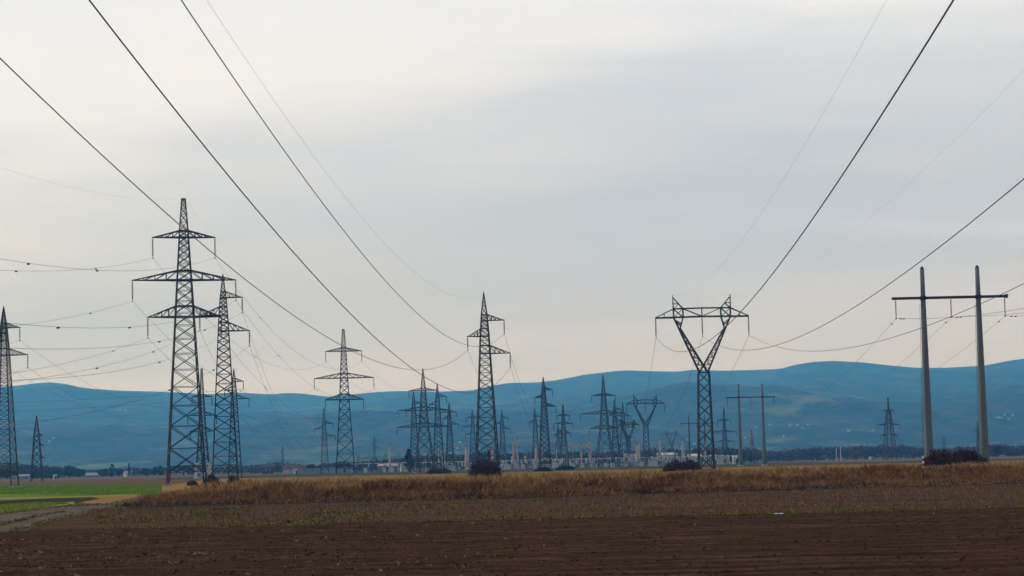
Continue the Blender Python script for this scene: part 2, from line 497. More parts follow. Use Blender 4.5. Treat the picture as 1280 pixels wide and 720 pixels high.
asym('T13', 'slim pointed pylon right of the wide-armed pylon in the left cluster', 546, 480, 830, False, 'steel_mid', rot=R_(5))
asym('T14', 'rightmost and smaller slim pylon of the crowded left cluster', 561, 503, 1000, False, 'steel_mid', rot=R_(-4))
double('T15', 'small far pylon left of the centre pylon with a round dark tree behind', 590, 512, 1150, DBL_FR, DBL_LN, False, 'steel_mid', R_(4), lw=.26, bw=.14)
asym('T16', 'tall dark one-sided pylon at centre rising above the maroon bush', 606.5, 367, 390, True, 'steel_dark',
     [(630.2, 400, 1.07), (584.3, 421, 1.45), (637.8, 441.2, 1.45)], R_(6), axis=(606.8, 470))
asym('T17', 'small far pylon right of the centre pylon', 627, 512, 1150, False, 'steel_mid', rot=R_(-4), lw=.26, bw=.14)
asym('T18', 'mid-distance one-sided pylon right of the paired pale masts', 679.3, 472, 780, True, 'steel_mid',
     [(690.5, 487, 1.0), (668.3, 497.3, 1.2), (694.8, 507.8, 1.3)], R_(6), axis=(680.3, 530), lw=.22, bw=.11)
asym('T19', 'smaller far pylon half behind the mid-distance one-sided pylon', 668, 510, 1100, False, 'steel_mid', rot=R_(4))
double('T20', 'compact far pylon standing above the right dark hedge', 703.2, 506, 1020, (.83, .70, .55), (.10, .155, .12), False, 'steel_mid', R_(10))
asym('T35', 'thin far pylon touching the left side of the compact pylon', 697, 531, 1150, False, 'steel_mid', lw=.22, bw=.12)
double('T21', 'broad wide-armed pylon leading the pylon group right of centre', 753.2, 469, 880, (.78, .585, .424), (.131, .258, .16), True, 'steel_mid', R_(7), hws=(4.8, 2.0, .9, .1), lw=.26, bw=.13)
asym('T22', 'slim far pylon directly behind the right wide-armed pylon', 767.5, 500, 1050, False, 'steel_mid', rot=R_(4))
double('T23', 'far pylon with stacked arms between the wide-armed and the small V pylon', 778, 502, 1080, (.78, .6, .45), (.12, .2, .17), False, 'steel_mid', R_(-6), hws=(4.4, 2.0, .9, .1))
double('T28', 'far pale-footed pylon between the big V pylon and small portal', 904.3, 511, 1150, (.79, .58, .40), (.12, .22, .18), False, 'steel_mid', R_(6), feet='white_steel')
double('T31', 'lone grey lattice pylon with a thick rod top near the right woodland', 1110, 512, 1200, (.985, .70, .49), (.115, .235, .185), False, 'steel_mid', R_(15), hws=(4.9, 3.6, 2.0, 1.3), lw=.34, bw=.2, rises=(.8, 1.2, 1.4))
p = bpy.data.objects[[o.name for o in bpy.data.objects if o.get('label', '').startswith('lone grey lattice')][0]]
rd = MB(); q = zpx(1110, 497, 1200); rd.bar((0, 0, zpx(1110, 512, 1200)), (0, 0, q), 1.0, .75); rd.build('rod_top', M['steel_mid'], p)
double('T33', 'tiny far pylon between the two tall concrete poles', 1179.5, 545, 2300, DBL_FR, DBL_LN, False, 'steel_mid', lw=.36, bw=.22)
asym('T34', 'far pylon hidden behind the right tall concrete pole', 1221.5, 527, 1500, False, 'steel_mid', lw=.26, bw=.14)

# red and white communications tower (three solid bands)
def red_tower():
    Y = 2000; X = at(939.8, 560, Y)[0]; H = zpx(939.6, 537, Y)
    root = empty('banded_tower', (X, Y, 0), .2)
    tag(root, 'red and white banded lattice tower far behind the small portal pylon', 'tower')
    prof = [(0, 3.2), (H * .55, 1.7), (H * .8, .8), (H, .12)]; hw = prof_fn(prof)
    n = 6
    for i in range(n):
        a, b = H * i / n, H * (i + 1) / n; mb = MB()
        for cx, cy in CORN: mb.bar((cx * hw(a), cy * hw(a), a), (cx * hw(b), cy * hw(b), b), .5)
        lattice(mb, [a, (a + b) / 2, b - .02], hw, .36, 1)
        mb.build('red_band' if i % 2 else 'white_band', M['red_steel'] if i % 2 else M['steel_light'], root)
red_tower()

# ------------------------------------------------------------------ V pylons
def vpylon(key, label, px, Y, s, fine, mat, rot=0.0, ref=None):
    """nodes measured on the large V pylon: metres about its axis, s scales it"""
    X = xat(px, Y)
    root = empty('v_pylon', (X, Y, 0), rot); tag(root, label, 'pylon')
    mt = M[mat]
    Z = lambda zy: (588.5 - (350 + zy / 5.536)) / 6.0 * s
    Ux = lambda zx: (zx - 612) / 5.536 / 6.0 * s
    lw, bw = (.22, .12) if fine else (.32, .19)
    zw = Z(640); hb, ht = 1.62 * s, 1.12 * s
    hw = prof_fn([(0, hb), (zw, ht)])
    if fine:
        for cx, cy in CORN:
            MB().bar((cx * hb, cy * hb, 0), (cx * ht, cy * ht, zw), lw * 1.15).build('leg', mt, root)
            MB().box(cx * hb - .4, cx * hb + .4, cy * hb - .4, cy * hb + .4, -.3, .3).build('footing', M['concrete'], root)
        mb = MB()
    else:
        mb = MB()
        for cx, cy in CORN: mb.bar((cx * hb, cy * hb, 0), (cx * ht, cy * ht, zw), lw)
    lattice(mb, panels(.3, zw, hw, .92), hw, bw, 0)
    for zz in (.3, zw): 
        h = hw(zz)
        for k in range(4):
            a, b = CORN[k], CORN[(k + 1) % 4]; mb.bar((a[0] * h, a[1] * h, zz), (b[0] * h, b[1] * h, zz), bw * 1.4)
    mb.build('bracing' if fine else 'lattice_body', mt, root)
    dw = 1.1 * s    # half depth at waist
    dt = .62 * s    # half depth at beam
    # symmetric nodes in drawing coordinates (right half given by mirroring)
    mir = lambda zx: 1224 - zx
    def seg(mb, zx0, zy0, d0, zx1, zy1, d1, w, side):
        x0 = Ux(zx0 if side < 0 else mir(zx0)); x1 = Ux(zx1 if side < 0 else mir(zx1))
        for y in (-1, 1): mb.bar((x0, y * d0, Z(zy0)), (x1, y * d1, Z(zy1)), w)
    for side in (-1, 1):
        mb = MB()
        # outer chord waist -> beam, inner chord crosses the axis joint -> elbow -> beam
        O0, O1 = (584, 640), (416, 256)
        I0, I1, I2 = (612, 592), (459, 332), (481, 254)
        seg(mb, *O0, dw, *O1, dt, lw * 1.1, side)
        seg(mb, 640, 640, dw, *I0, dw, lw, side)
        seg(mb, *I0, dw, *I1, dt, lw * 1.1, side)
        seg(mb, *I1, dt, *I2, dt, lw, side)
        n = 11
        for i in range(n):
            t0, t1 = i / n, (i + 1) / n
            a = lambda A, B, t: (A[0] + (B[0] - A[0]) * t, A[1] + (B[1] - A[1]) * t)
            oe = (449, 332)
            p0, p1 = a((571 + 14, 612), oe, t0), a((585, 612), oe, t1); q0, q1 = a(I0, I1, t0), a(I0, I1, t1)
            d0 = dw + (dt - dw) * t0; d1 = dw + (dt - dw) * t1
            if i % 2: seg(mb, *p0, d0, *q1, d1, bw, side)
            else: seg(mb, *q0, d0, *p1, d1, bw, side)
            xa = Ux(p0[0] if side < 0 else mir(p0[0])); xb = Ux(q0[0] if side < 0 else mir(q0[0]))
            mb.bar((xa, -d0, Z(p0[1])), (xa, d0, Z(p0[1])), bw * .8); mb.bar((xb, -d0, Z(q0[1])), (xb, d0, Z(q0[1])), bw * .8)
            mb.bar((xa, -d0, Z(p0[1])), (xb, d0, Z(q0[1])), bw * .7)
        for (u, v) in (((440, 302), (470, 300)), ((428, 275), (462, 318)), ((470, 300), (428, 275))):
            seg(mb, *u, dt, *v, dt, bw, side)
        mb.build('v_arm', mt, root)
        mb = MB()   # earth wire peak and beam joint
        seg(mb, 416, 256, dt, 414, 196, dt, lw, side); seg(mb, 481, 254, dt, 481, 194, dt, lw, side)
        seg(mb, 414, 196, dt, 413, 115, .05, lw * .8, side); seg(mb, 481, 194, dt, 413, 115, .05, lw * .8, side)
        seg(mb, 416, 256, dt, 481, 194, dt, bw, side); seg(mb, 481, 254, dt, 414, 196, dt, bw, side)
        seg(mb, 414, 160, dt * .6, 452, 160, dt * .6, bw, side); seg(mb, 452, 160, dt * .6, 414, 196, dt, bw, side)
        x = Ux(413 if side < 0 else mir(413)); mb.bar((x, 0, Z(122)), (x, 0, Z(100)), .16)
        mb.build('earth_wire_peak', mt, root)
    mb = MB()       # the beam between and beyond the arms
    for side in (-1, 1):
        seg(mb, 612, 252, dt, 416, 254, dt, lw * 1.3, side); seg(mb, 416, 255, dt, 288, 256, .08, lw * 1.5, side)
        seg(mb, 612, 193, dt, 414, 195, dt, lw, side); seg(mb, 414, 196, dt, 288, 254, .08, lw * .8, side)
        seg(mb, 481, 195, dt, 612, 250, dt, bw, side)
        seg(mb, 350, 225, dt * .5, 350, 255, dt * .5, bw, side)
    for y in (-1, 1): mb.bar((0, y * dt, Z(252)), (0, y * dt, Z(193)), bw)
    for zx in (350, 416, 481, 546, 612, 678, 743, 808, 874):
        x = Ux(zx); d = dt if 410 < zx < 815 else dt * .5
        mb.bar((x, -d, Z(253)), (x, d, Z(253)), bw); 
    for zx in (416, 481, 546, 612, 678, 743):
        mb.bar((Ux(zx), -dt, Z(253)), (Ux(zx + 65), dt, Z(253)), bw * .8)
    beam = mb.build('beam', mt, root)
    pts = {}
    L = 130 / 5.536 / 6 * s
    for nm, zx in (('L', 290), ('M', 612), ('R', 934)):
        insulator(beam, (Ux(zx), 0, Z(258)), L, .21 if fine else .2, fine)
        pts[nm] = (Ux(zx), 0, Z(258) - L)
    pts['EL'] = (Ux(413), 0, Z(100)); pts['ER'] = (Ux(811), 0, Z(100))
    cr, sr = cos(rot), sin(rot)
    TOW[key] = {k_: np.array((X + p[0] * cr - p[1] * sr, Y + p[0] * sr + p[1] * cr, p[2])) for k_, p in pts.items()}
    return root

vpylon('T27', 'large dark V-shaped pylon with a wide top beam right of centre', 882.8, 450, 1.0, True, 'steel_dark')
vpylon('T24', 'smaller V-shaped pylon standing in front of the white control building', 808.5, 1030, .93, False, 'steel_mid')
vpylon('T25', 'tiny far V-shaped pylon between the two pink-tipped masts', 840, 2000, .84, False, 'steel_mid')
vpylon('T36', 'half hidden V-shaped pylon behind the stacked-arm pylon', 786, 1250, .74, False, 'steel_mid', R_(25))

# ------------------------------------------------------------------ concrete portal pylons
def portal(key, label, pxs, ybar, ytop, bar, Y, s, fine=True, rot=0.0, mat='pole'):
    xs = [at(p, ybar, Y)[0] for p in pxs]; X = sum(xs) / 2
    zb = zpx(sum(pxs) / 2, ybar, Y); zt = zpx(sum(pxs) / 2, ytop, Y)
    root = empty('portal_pylon', (X, Y, 0), rot); tag(root, label, 'pylon')
    half = (xs[1] - xs[0]) / 2
    xl, xr = at(bar[0], ybar, Y)[0] - X, at(bar[1], ybar, Y)[0] - X
    for sd in (-1, 1):
        mb = MB()
        r = lambda z: (.70 - .40 * (z / zt)) * s
        zz = np.linspace(-.3, zt, 12)
        mb.lathe([(z, r(max(z, 0))) for z in zz], (sd * half, 0, 0), 20)
        po = mb.build('pole', M[mat], root, True)
        if fine:
            for zj in (zt * .3, zt * .6):
                MB().lathe([(zj - .14, r(zj) + .012), (zj - .12, r(zj) + .035), (zj + .12, r(zj) + .033), (zj + .14, r(zj) + .01)], (sd * half, 0, 0), 20).build('joint_band', M['pole'], po)
            st = MB()
            for i in range(40):
                zs_ = 3 + i * .55
                if zs_ < zb - 1: st.bar((sd * half - r(zs_) - .16, 0, zs_), (sd * half - r(zs_) + .05, 0, zs_), .035)
            st.bar((sd * half - r(3) - .15, 0, 2.8), (sd * half - r(zb - 1) - .15, 0, zb - 1), .04)
            st.build('ladder', M['steel_dark'], po)
            MB().box(sd * half - .22, sd * half + .22, -r(3.4) - .05, -r(3.4) + .02, 3.2, 3.65).build('blank_plate', M['steel_light'], po)
        c = MB(); c.lathe([(zt, .30 * s), (zt + .25 * s, .26 * s), (zt + .45 * s, .08 * s)], (sd * half, 0, 0), 12)
        c.build('pole_cap', M['steel_dark'], po)
        f = MB(); f.lathe([(-.3, 1.1 * s), (.25, 1.1 * s), (.4, .95 * s), (.41, .1)], (sd * half, 0, 0), 16); f.build('footing', M['concrete'], root)
        g = MB(); g.lathe([(zb - .30 * s, .45 * s), (zb + .30 * s, .43 * s)], (sd * half, 0, 0), 16); g.build('clamp', M['steel_dark'], root)
    mb = MB()
    h = .17 * s
    for y in (-.34 * s, .34 * s):
        mb.box(xl, xr, y - .14 * s, y + .14 * s, zb - h, zb + h)
    for t in np.linspace(0.02, .98, 9):
        x = xl + (xr - xl) * t; mb.box(x - .12 * s, x + .12 * s, -.21 * s, .21 * s, zb - .1 * s, zb + .1 * s)
    mb.box(xr - .25 * s, xr + .02, -.49 * s, .49 * s, zb - .25 * s, zb + .3 * s)
    cb = mb.build('crossbeam', M['steel_dark'], root)
    pts = {}
    mid = 0
    for nm, x in (('L', xl + .5 * s), ('M', mid), ('R', xr - .4 * s)):
        insulator(cb, (x, 0, zb - h), 2.7 * s, .13, fine); pts[nm] = (x, 0, zb - h - 2.7 * s)
    pts['EL'] = (-half, 0, zt + .3); pts['ER'] = (half, 0, zt + .3)
    cr, sr = cos(rot), sin(rot)
    TOW[key] = {k_: np.array((X + p[0] * cr - p[1] * sr, Y + p[0] * sr + p[1] * cr, p[2])) for k_, p in pts.items()}
portal('H1', 'nearest portal pylon of two tall pale concrete poles at right', (1153.8, 1222.8), 371.7, 336, (1115, 1259), 315, 1.0)
portal('H2', 'smaller portal pylon of two concrete poles right of the big V pylon', (923.5, 953), 496.5, 481, (907.5, 968.5), 740, .95, True)
portal('H3', 'far thin portal pylon half hidden behind the big V pylon', (861, 880.5), 529, 520, (850.5, 892), 1072, .85, False, mat='steel_mid')

# ------------------------------------------------------------------ power lines
def line(P0, s, c, L, direction, r, label, group=None, mat='wire', n=60, spacers=()):
    """parabola starting at P0, horizontal unit direction, slope s, curvature c"""
    d = np.array([direction[0], direction[1]]) / np.hypot(*direction)
    pt = lambda t: (P0[0] + d[0] * t, P0[1] + d[1] * t, P0[2] + s * t + c * t * t)
    mb = MB(); mb.tube([pt(L * i / n) for i in range(n + 1)], r, 5)
    o = mb.build('power_line', M[mat], None); tag(o, label, 'power line', group)
    for t in spacers:
        p = pt(t); q = MB()
        q.box(p[0] - .06, p[0] + .06, p[1] - .06, p[1] + .06, p[2] - .16, p[2] + .03); q.box(p[0] - .15, p[0] + .15, p[1] - .05, p[1] + .05, p[2] - .12, p[2] - .02)
        q.build('spacer', M['wire'], o)
    return o

def span(P0, P1, sag, r, label, group=None, mat='wire', n=40, spacers=()):
    P0 = np.array(P0); P1 = np.array(P1)
    d = P1[:2] - P0[:2]; L = np.hypot(*d)
    c = 4 * sag / L ** 2; s = (P1[2] - P0[2]) / L - c * L
    return line(P0, s, c, L, d, r, label, group, mat, n, [f * L for f in spacers])

def span_fit(P0, P1, pt, r, label, group=None, mat='wire', n=60, spacers=()):
    """sag chosen so the span passes over a sighted direction"""
    P0 = np.array(P0); P1 = np.array(P1); d = P1[:2] - P0[:2]; L = np.hypot(*d); d = d / L
    q = ray(*pt)
    # P0xy + d t = q_xy k
    A = np.array([[d[0], -q[0]], [d[1], -q[1]]]); t, k = np.linalg.solve(A, -P0[:2])
    z = HC + q[2] * k
    lin = P0[2] + (P1[2] - P0[2]) * t / L
    c = (lin - z) / (t * (L - t)) ; c = min(max(c, 5e-5), 9e-4)
    return span(P0, P1, c * L * L / 4, r, label, group, mat, n, spacers)

a = TOW['T16']; kd = (-.04, -1.0)
line(a['L1'], -.1111, .000321, 346, kd, .028, 'thick wire from the left sky edge to the left arm of the centre pylon')
line(a['R2'], -.1110, .000321, 346, kd, .030, 'long thick wire from the top edge to the lower right arm of the centre pylon')
line(a['R0'], -.1088, .000317, 346, kd, .028, 'long thick wire from the top edge to the top arm of the centre pylon')
line(a['top'], -.1093, .000322, 346, kd, .008, 'faint thin earth wire from the top edge to the peak of the centre pylon', mat='wire_pale')
v = TOW['T27']; kv = (-.035, -1.0)
line(v['L'], -.1023, .0002124, 482, kv, .040, 'thickest wire crossing the upper right sky and passing behind the big V pylon', n=90)
line(v['M'], -.1012, .0002037, 482, kv, .034, 'thick wire from the right edge above the tall poles to the big V pylon', n=90)
line(v['R'], -.1047, .0002084, 482, kv, .030, 'lower thick wire from the right edge crossing in front of the tall concrete poles', n=90)
line(v['EL'], -.0836, .0001796, 482, kv, .0065, 'very faint earth wire crossing the sky beside the thickest wire', mat='wire_pale', n=90)
line(v['ER'], -.0814, .0001715, 482, kv, .0055, 'very faint earth wire near the right edge of the sky', mat='wire_pale', n=90)

# T16 onward to T18, V line onward
b = TOW['T18']
for k0, k1, nm in (('R0', 'R0', 'upper right arm'), ('L1', 'L1', 'left arm'), ('R2', 'R2', 'lower right arm')):
    span(a[k0], b[k1], 11, .022, 'thin wire going back from the %s of the centre pylon' % nm)
b2 = TOW['T24']
for k0, nm in (('L', 'left'), ('M', 'middle'), ('R', 'right')):
    span(v[k0], b2[k0], 13, .03, 'thin steep wire dropping from the %s insulator of the big V pylon' % nm)
    span(b2[k0], TOW['T25'][k0], 22, .03, 'distant wire from the %s insulator of the smaller V pylon' % nm)
# T1 westward: the line leaves the picture on the left
t = TOW['T1']
for kx, nm, s_, c_, sp in (('L0', 'upper left arm', -.1315, .000191, (62, 120)), ('R0', 'upper right arm', -.131, .000185, (130, 170)), ('L1', 'long left arm', -.1227, .000168, (45,)),
                       ('R1', 'long right arm', -.125, .000199, (130, 175)), ('L2', 'lower left arm', -.1131, .00017, (40,)), ('R2', 'lower right arm', -.1132, .000185, (84,))):
    line(t[kx], s_, c_, 350, (.04, -1), .017, 'thin wire sagging left out of view from the %s of the tallest pylon' % nm, n=80, spacers=sp)
line(t['top'], -.135, .00019, 350, (.04, -1), .007, 'barely visible earth wire running left from the peak of the tallest pylon', mat='wire_pale', n=80)
b = TOW['T7']; c11 = TOW['T11']
NM = {'L0': 'upper left arm', 'R0': 'upper right arm', 'L1': 'long left arm', 'R1': 'long right arm', 'L2': 'lower left arm', 'R2': 'lower right arm'}
for kx, nm in NM.items():
    span(t[kx], b[kx], 8.5, .02, 'thin wire falling right from the %s of the tallest pylon' % nm, spacers=(.2, .45))
    span(b[kx], c11[kx], 4, .02, 'thin wire leaving right from the %s of the lone three-armed pylon' % nm)
span(t['top'], b['top'], 5, .008, 'faint earth wire between the peaks of the tallest and the lone three-armed pylon', mat='wire_pale')
span(b['top'], c11['top'], 3, .008, 'faint earth wire leaving right from the peak of the lone three-armed pylon', mat='wire_pale')
# T2 line
t2 = TOW['T2']; t8 = TOW['T8']
for kx, nm, y0 in (('R0', 'upper right arm', 447), ('L1', 'left arm', 473), ('R2', 'lower right arm', 483)):
    off = t2[kx][0] - t2['top'][0]
    span(t2[kx], t8[kx], 17, .02, 'thin wire falling right from the %s of the one-sided dark pylon' % nm)
    line(t2[kx], -.122, .00019, 345, (.04, -1), .016, 'thin low wire running left from the %s of the one-sided dark pylon' % nm, n=80, spacers=(60, 110))
t6 = TOW['T6']; t3 = TOW['T3']
for kx, nm in (('R0', 'upper right arm'), ('L1', 'left arm'), ('R2', 'lower right arm')):
    off = t6[kx][0] - t6['top'][0]
    span(t6[kx], (-330, 420 + off, t6[kx][2] + 3), 7, .028, 'faint wire crossing the left hills from the %s of the slim distant pylon' % nm)
    span(t6[kx], t8[kx], 9, .024, 'faint wire leaving right from the %s of the slim distant pylon' % nm)
    span(t3[kx], t6[kx], 9, .02, 'faint wire leaving right from the %s of the left edge pylon' % nm)
    line(t3[kx], -.12, .0002, 350, (.03, -1), .02, 'faint wire leaving the picture from the %s of the left edge pylon' % nm)
t5 = TOW['T5']
for kx, nm in NM.items():
    span(t5[kx], c11[kx], 6, .022, 'faint wire from the %s of the white-footed left pylon across the hills' % nm)
# portal line
h1, h2, h3 = TOW['H1'], TOW['H2'], TOW['H3']
for kx, nm, y0 in (('L', 'left', 385.5), ('M', 'middle', 391), ('R', 'right', 395)):
    o = span_fit(h1[kx], (h1[kx][0] - 14, -70, h1[kx][2]), (1280, y0), .022, 'thin wire leaving right from the %s insulator of the nearest portal pylon' % nm, n=80, spacers=(.012, .02))
    span(h1[kx], h2[kx], 9, .018, 'faint wire leaving left from the %s insulator of the nearest portal pylon' % nm, spacers=(.012,))
    span(h2[kx], h3[kx], 6, .02, 'distant wire from the %s insulator of the smaller portal pylon' % nm)
# cluster lines
for A, B, nmA in (('T11', 'T21', 'left wide-armed pylon'), ('T21', 'T28', 'right wide-armed pylon')):
    for kx, nm in NM.items():
        span(TOW[A][kx], TOW[B][kx], 5, .026, 'distant wire from the %s of the %s' % (nm, nmA))
for A, B, nmA in (('T18', 'T19', 'mid-distance one-sided pylon'), ('T13', 'T14', 'slim pointed cluster pylon'), ('T34', 'T9', 'far pylon behind the right pole')):
    if A == 'T34': continue
    for kx, nm in (('R0', 'upper right arm'), ('L1', 'left arm'), ('R2', 'lower right arm')):
        span(TOW[A][kx], TOW[B][kx], 6, .026, 'distant wire from the %s of the %s' % (nm, nmA))

# ------------------------------------------------------------------ ground and fields
def sheet(name, pts, z, mat, kind='structure'):
    me = bpy.data.meshes.new(name)
    me.from_pydata([(x, y, z) for x, y in pts], [], [tuple(range(len(pts)))]); me.update()
    if me.polygons[0].normal.z < 0: me.flip_normals()
    me.materials.append(M[mat]); o = bpy.data.objects.new(name, me); COL.objects.link(o)
    o['kind'] = kind
    return o

G = lambda L: [gnd(*q) for q in L]
sheet('ground', [(-14000, -400), (14000, -400), (14000, 14000), (-14000, 14000)], 0, 'ground')
FX = [-60, -28, 0, 41, 80, 200]; FY = [147, 150, 152, 170, 186, 236]
front = lambda x: np.interp(x, FX, FY)
sheet('golden_field', [(-52, 300), (-28, 165), (0, 162), (41, 178), (80, 194), (200, 240), (330, 640), (-90, 640)], .004, 'goldground')
sheet('verge', [(-110, 640), (330, 640), (480, 960), (-150, 960)], .004, 'olive')
sheet('yard', [(-105, 975), (140, 975), (175, 1290), (-130, 1290)], .008, 'yard')
sheet('far_field', [(-900, 900), (-190, 900), (-190, 1480), (-900, 1480)], .004, 'farbrown')
sheet('far_field', [(160, 960), (900, 960), (900, 1600), (200, 1600)], .006, 'farbrown')
# left: green strips beside the track
sheet('green_field', G([(-420, 607.5 + 9.5), (0, 607.6), (140, 606.8), (206, 606.3), (196, 611), (184, 615.5), (140, 617.5), (80, 619), (0, 620), (-420, 631)]), .008, 'cropground')
sheet('green_field', G([(-420, 632), (0, 621), (80, 620.4), (140, 618.8), (183, 616.2), (168, 619.3), (135, 620.8), (60, 623.0), (0, 625.6), (-420, 636.5)]), .008, 'limeground')
sheet('soil_strip', G([(-420, 621.5), (0, 612.1), (60, 611.9), (0, 613.5), (-420, 623)]), .012, 'furrow')
sheet('soil_strip', G([(-420, 636.5), (0, 625.6), (60, 623.0), (115, 621.5), (125, 623.5), (90, 630), (60, 630.5), (0, 632), (-420, 644)]), .012, 'furrow')
sheet('lime_field', G([(-420, 644), (0, 632), (60, 630.3), (92, 627.2), (94, 630), (60, 634), (30, 638), (0, 642.5), (-420, 660)]), .016, 'limeground')
sheet('dry_bank', G([(100, 629), (112, 622), (140, 620.9), (176, 619), (196, 612), (188, 622), (172, 624), (140, 630)]), .010, 'goldground')
sheet('track', G([(-300, 668), (0, 643.5), (45, 637.5), (80, 633.6), (140, 630.0), (168, 623.3), (186, 617.5), (199, 611), (202, 611), (190, 618.5), (174, 625), (140, 635), (96, 645), (58, 654), (0, 676), (-300, 780)]), .022, 'path')
sheet('track_verge', G([(-300, 705), (0, 655), (45, 645.4), (72, 639.4), (78, 639.6), (58, 643.6), (30, 650), (0, 659), (-300, 722)]), .026, 'olive')
# stubble and dark soil edge with the grass's shadow line in its colour
sheet('stubble_field', G([(0, 671), (58, 651), (96, 643), (140, 634), (172, 630)]) +
      [(-27, 147), (0, 148), (41, 164), (80, 180), (200, 230), (200, 70), (-14, 70)], .006, 'stubble')
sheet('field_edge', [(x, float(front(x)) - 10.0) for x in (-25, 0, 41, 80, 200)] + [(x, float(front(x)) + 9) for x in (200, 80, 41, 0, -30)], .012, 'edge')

def vnoise(x, y, seed):
    r = np.random.default_rng(seed); T = r.random((256, 256))
    xi = np.floor(x).astype(int); yi = np.floor(y).astype(int); fx = x - xi; fy = y - yi
    fx = fx * fx * (3 - 2 * fx); fy = fy * fy * (3 - 2 * fy)
    g = lambda a, b: T[a % 256, b % 256]
    return (g(xi, yi) * (1 - fx) + g(xi + 1, yi) * fx) * (1 - fy) + (g(xi, yi + 1) * (1 - fx) + g(xi + 1, yi + 1) * fx) * fy
# ploughed field: real relief
nx, ny = 220, 420
gx = np.linspace(-46, 62, nx)
gy = 10 + (np.linspace(0, 1, ny) ** 1.0) * 77
XX, YY = np.meshgrid(gx, gy)
YY = np.where(YY > 86.5, YY, YY)
far_edge = 84.5 + .06 * XX + 2.6 * (vnoise(XX * .3, 0 * XX, 95) - .5) + 1.2 * (vnoise(XX * 1.6, 0 * XX, 96) - .5)
YYs = 10 + (YY - 10) * (far_edge - 10) / 77
ph = YYs - .06 * XX
def soil_z(x, y):
    p = y - .06 * x
    return .035 + .028 * np.sin(p * 2 * pi / .9) + .05 * (vnoise(x * .7, y * 1.3, 3) - .2) + .06 * np.clip(np.sin(p * 2 * pi / 7.5) - .8, 0, 1)
Z = soil_z(XX, YYs) + .05 * (vnoise(XX * 2.0, YYs * 4.5, 4) - .3)
Z = np.maximum(Z, .014)
V = np.stack([XX, YYs, Z], -1).reshape(-1, 3)
ii = (np.arange(ny - 1)[:, None] * nx + np.arange(nx - 1)[None, :]).ravel()
Fq = np.stack([ii, ii + 1, ii + nx + 1, ii + nx], -1)
pf = mesh_np('ploughed_field', V, Fq, M['ploughed']); pf['kind'] = 'structure'

def blades(name, P, h, w, lean, mat, label, cat):
    """upright tapering blades: P base points (n,3)"""
    n = len(P); ang = rng.random(n) * 2 * pi; la = rng.random(n) * 2 * pi
    h = np.asarray(h); w = np.asarray(w)
    dx = np.cos(ang) * w / 2; dy = np.sin(ang) * w / 2
    lx = np.cos(la) * lean * h; ly = np.sin(la) * lean * h
    V = np.empty((n, 4, 3))
    V[:, 0] = P + np.stack([-dx, -dy, 0 * dx], -1); V[:, 1] = P + np.stack([dx, dy, 0 * dx], -1)
    V[:, 2] = P + np.stack([dx * .8 + lx * .45, dy * .8 + ly * .45, h * .62], -1); V[:, 3] = P + np.stack([lx, ly, h], -1)
    idx = np.arange(n)[:, None] * 4
    Ft = np.concatenate([idx + np.array([[0, 1, 2]]), idx + np.array([[0, 2, 3]])], 0)
    o = mesh_np(name, V.reshape(-1, 3), Ft, M[mat])
    return tag(o, label, cat, kind='stuff')

# tall dry grass: tussocks of blades
def scatter_grass(n, d0, d1, pw, xfun):
    d = d0 + (d1 - d0) * rng.random(n) ** pw
    return d, xfun(d)
def tall():
    Ps, Hs, Ws, Ls = [], [], [], []
    for n, d0, d1, tuft in ((2600, -8, 2, 7), (14000, 0, 20, 10), (13000, 16, 60, 8), (6000, 55, 95, 6)):
        d = d0 + (d1 - d0) * rng.random(n)
        x0 = -27 - .10 * d; x1 = 62 + .4 * d
        x = x0 + (x1 - x0) * rng.random(n)
        y = front(x) + 2 + d + 9 * (vnoise(x * .13, 0 * x, 91) - .5) * np.clip(1 - d / 30, 0, 1)
        pn = vnoise(x * .22, y * .10, 8); pm = vnoise(x * .55, y * .3, 9)
        keep = rng.random(n) < np.clip(-.05 + 2.0 * pn, 0, 1)
        x, y, pn, pm, d = x[keep], y[keep], pn[keep], pm[keep], d[keep]
        hh = .9 * (.05 + 1.0 * pn + .85 * pm) * np.clip(.40 + d / 26, .16, 1)
        # the left end of the strip rises gently from the track
        hh *= np.clip(.45 + (x + 27 + .1 * (y - 150)) / 9, .4, 1.0)
        for k in range(tuft):
            m_ = len(x)
            Ps.append(np.stack([x + rng.normal(0, .16, m_), y + rng.normal(0, .16, m_), np.zeros(m_)], -1))
            Hs.append(hh * (.6 + .55 * rng.random(m_))); Ws.append(.02 + .03 * rng.random(m_)); 
    return np.concatenate(Ps), np.concatenate(Hs), np.concatenate(Ws)
P_, H_, W_ = tall()
brown_ = (P_[:, 1] - front(P_[:, 0])) < 20 + 16 * (vnoise(P_[:, 0] * .15, P_[:, 1] * .1, 77) - .5)
M['rust_grass'] = grassmat('rust_reed_grass', [(.32, (.035, .015, .007)), (.42, (.105, .045, .017)), (.50, (.185, .084, .031)), (.58, (.28, .14, .05)), (.70, (.44, .26, .10))], .36)
blades('tall_grass', P_[brown_], H_[brown_], W_[brown_], .55, 'rust_grass', 'rust-brown front of the tall dry grass along the field edge', 'grass')
P_, H_, W_ = P_[~brown_], H_[~brown_], W_[~brown_]
blades('tall_grass', P_, H_, W_, .5, 'tall_grass', 'tawny tall dry grass right behind the rust-brown grass front', 'grass')
n = 42000
d = rng.random(n) ** 1.3 * 330; x = -60 + rng.random(n) * 260; x = np.where(x < -30 - .12 * d, -30 + 150 * rng.random(n), x)
y = front(x) + 75 + d
hh = .22 + .28 * vnoise(x * .12, y * .05, 12)
blades('golden_grass', np.stack([x, y, np.zeros(n)], -1), hh * (.6 + .8 * rng.random(n)), .07 + .08 * rng.random(n), .35, 'gold_grass', 'shorter golden grass growing behind the rust-brown strip', 'grass')
n = 9000
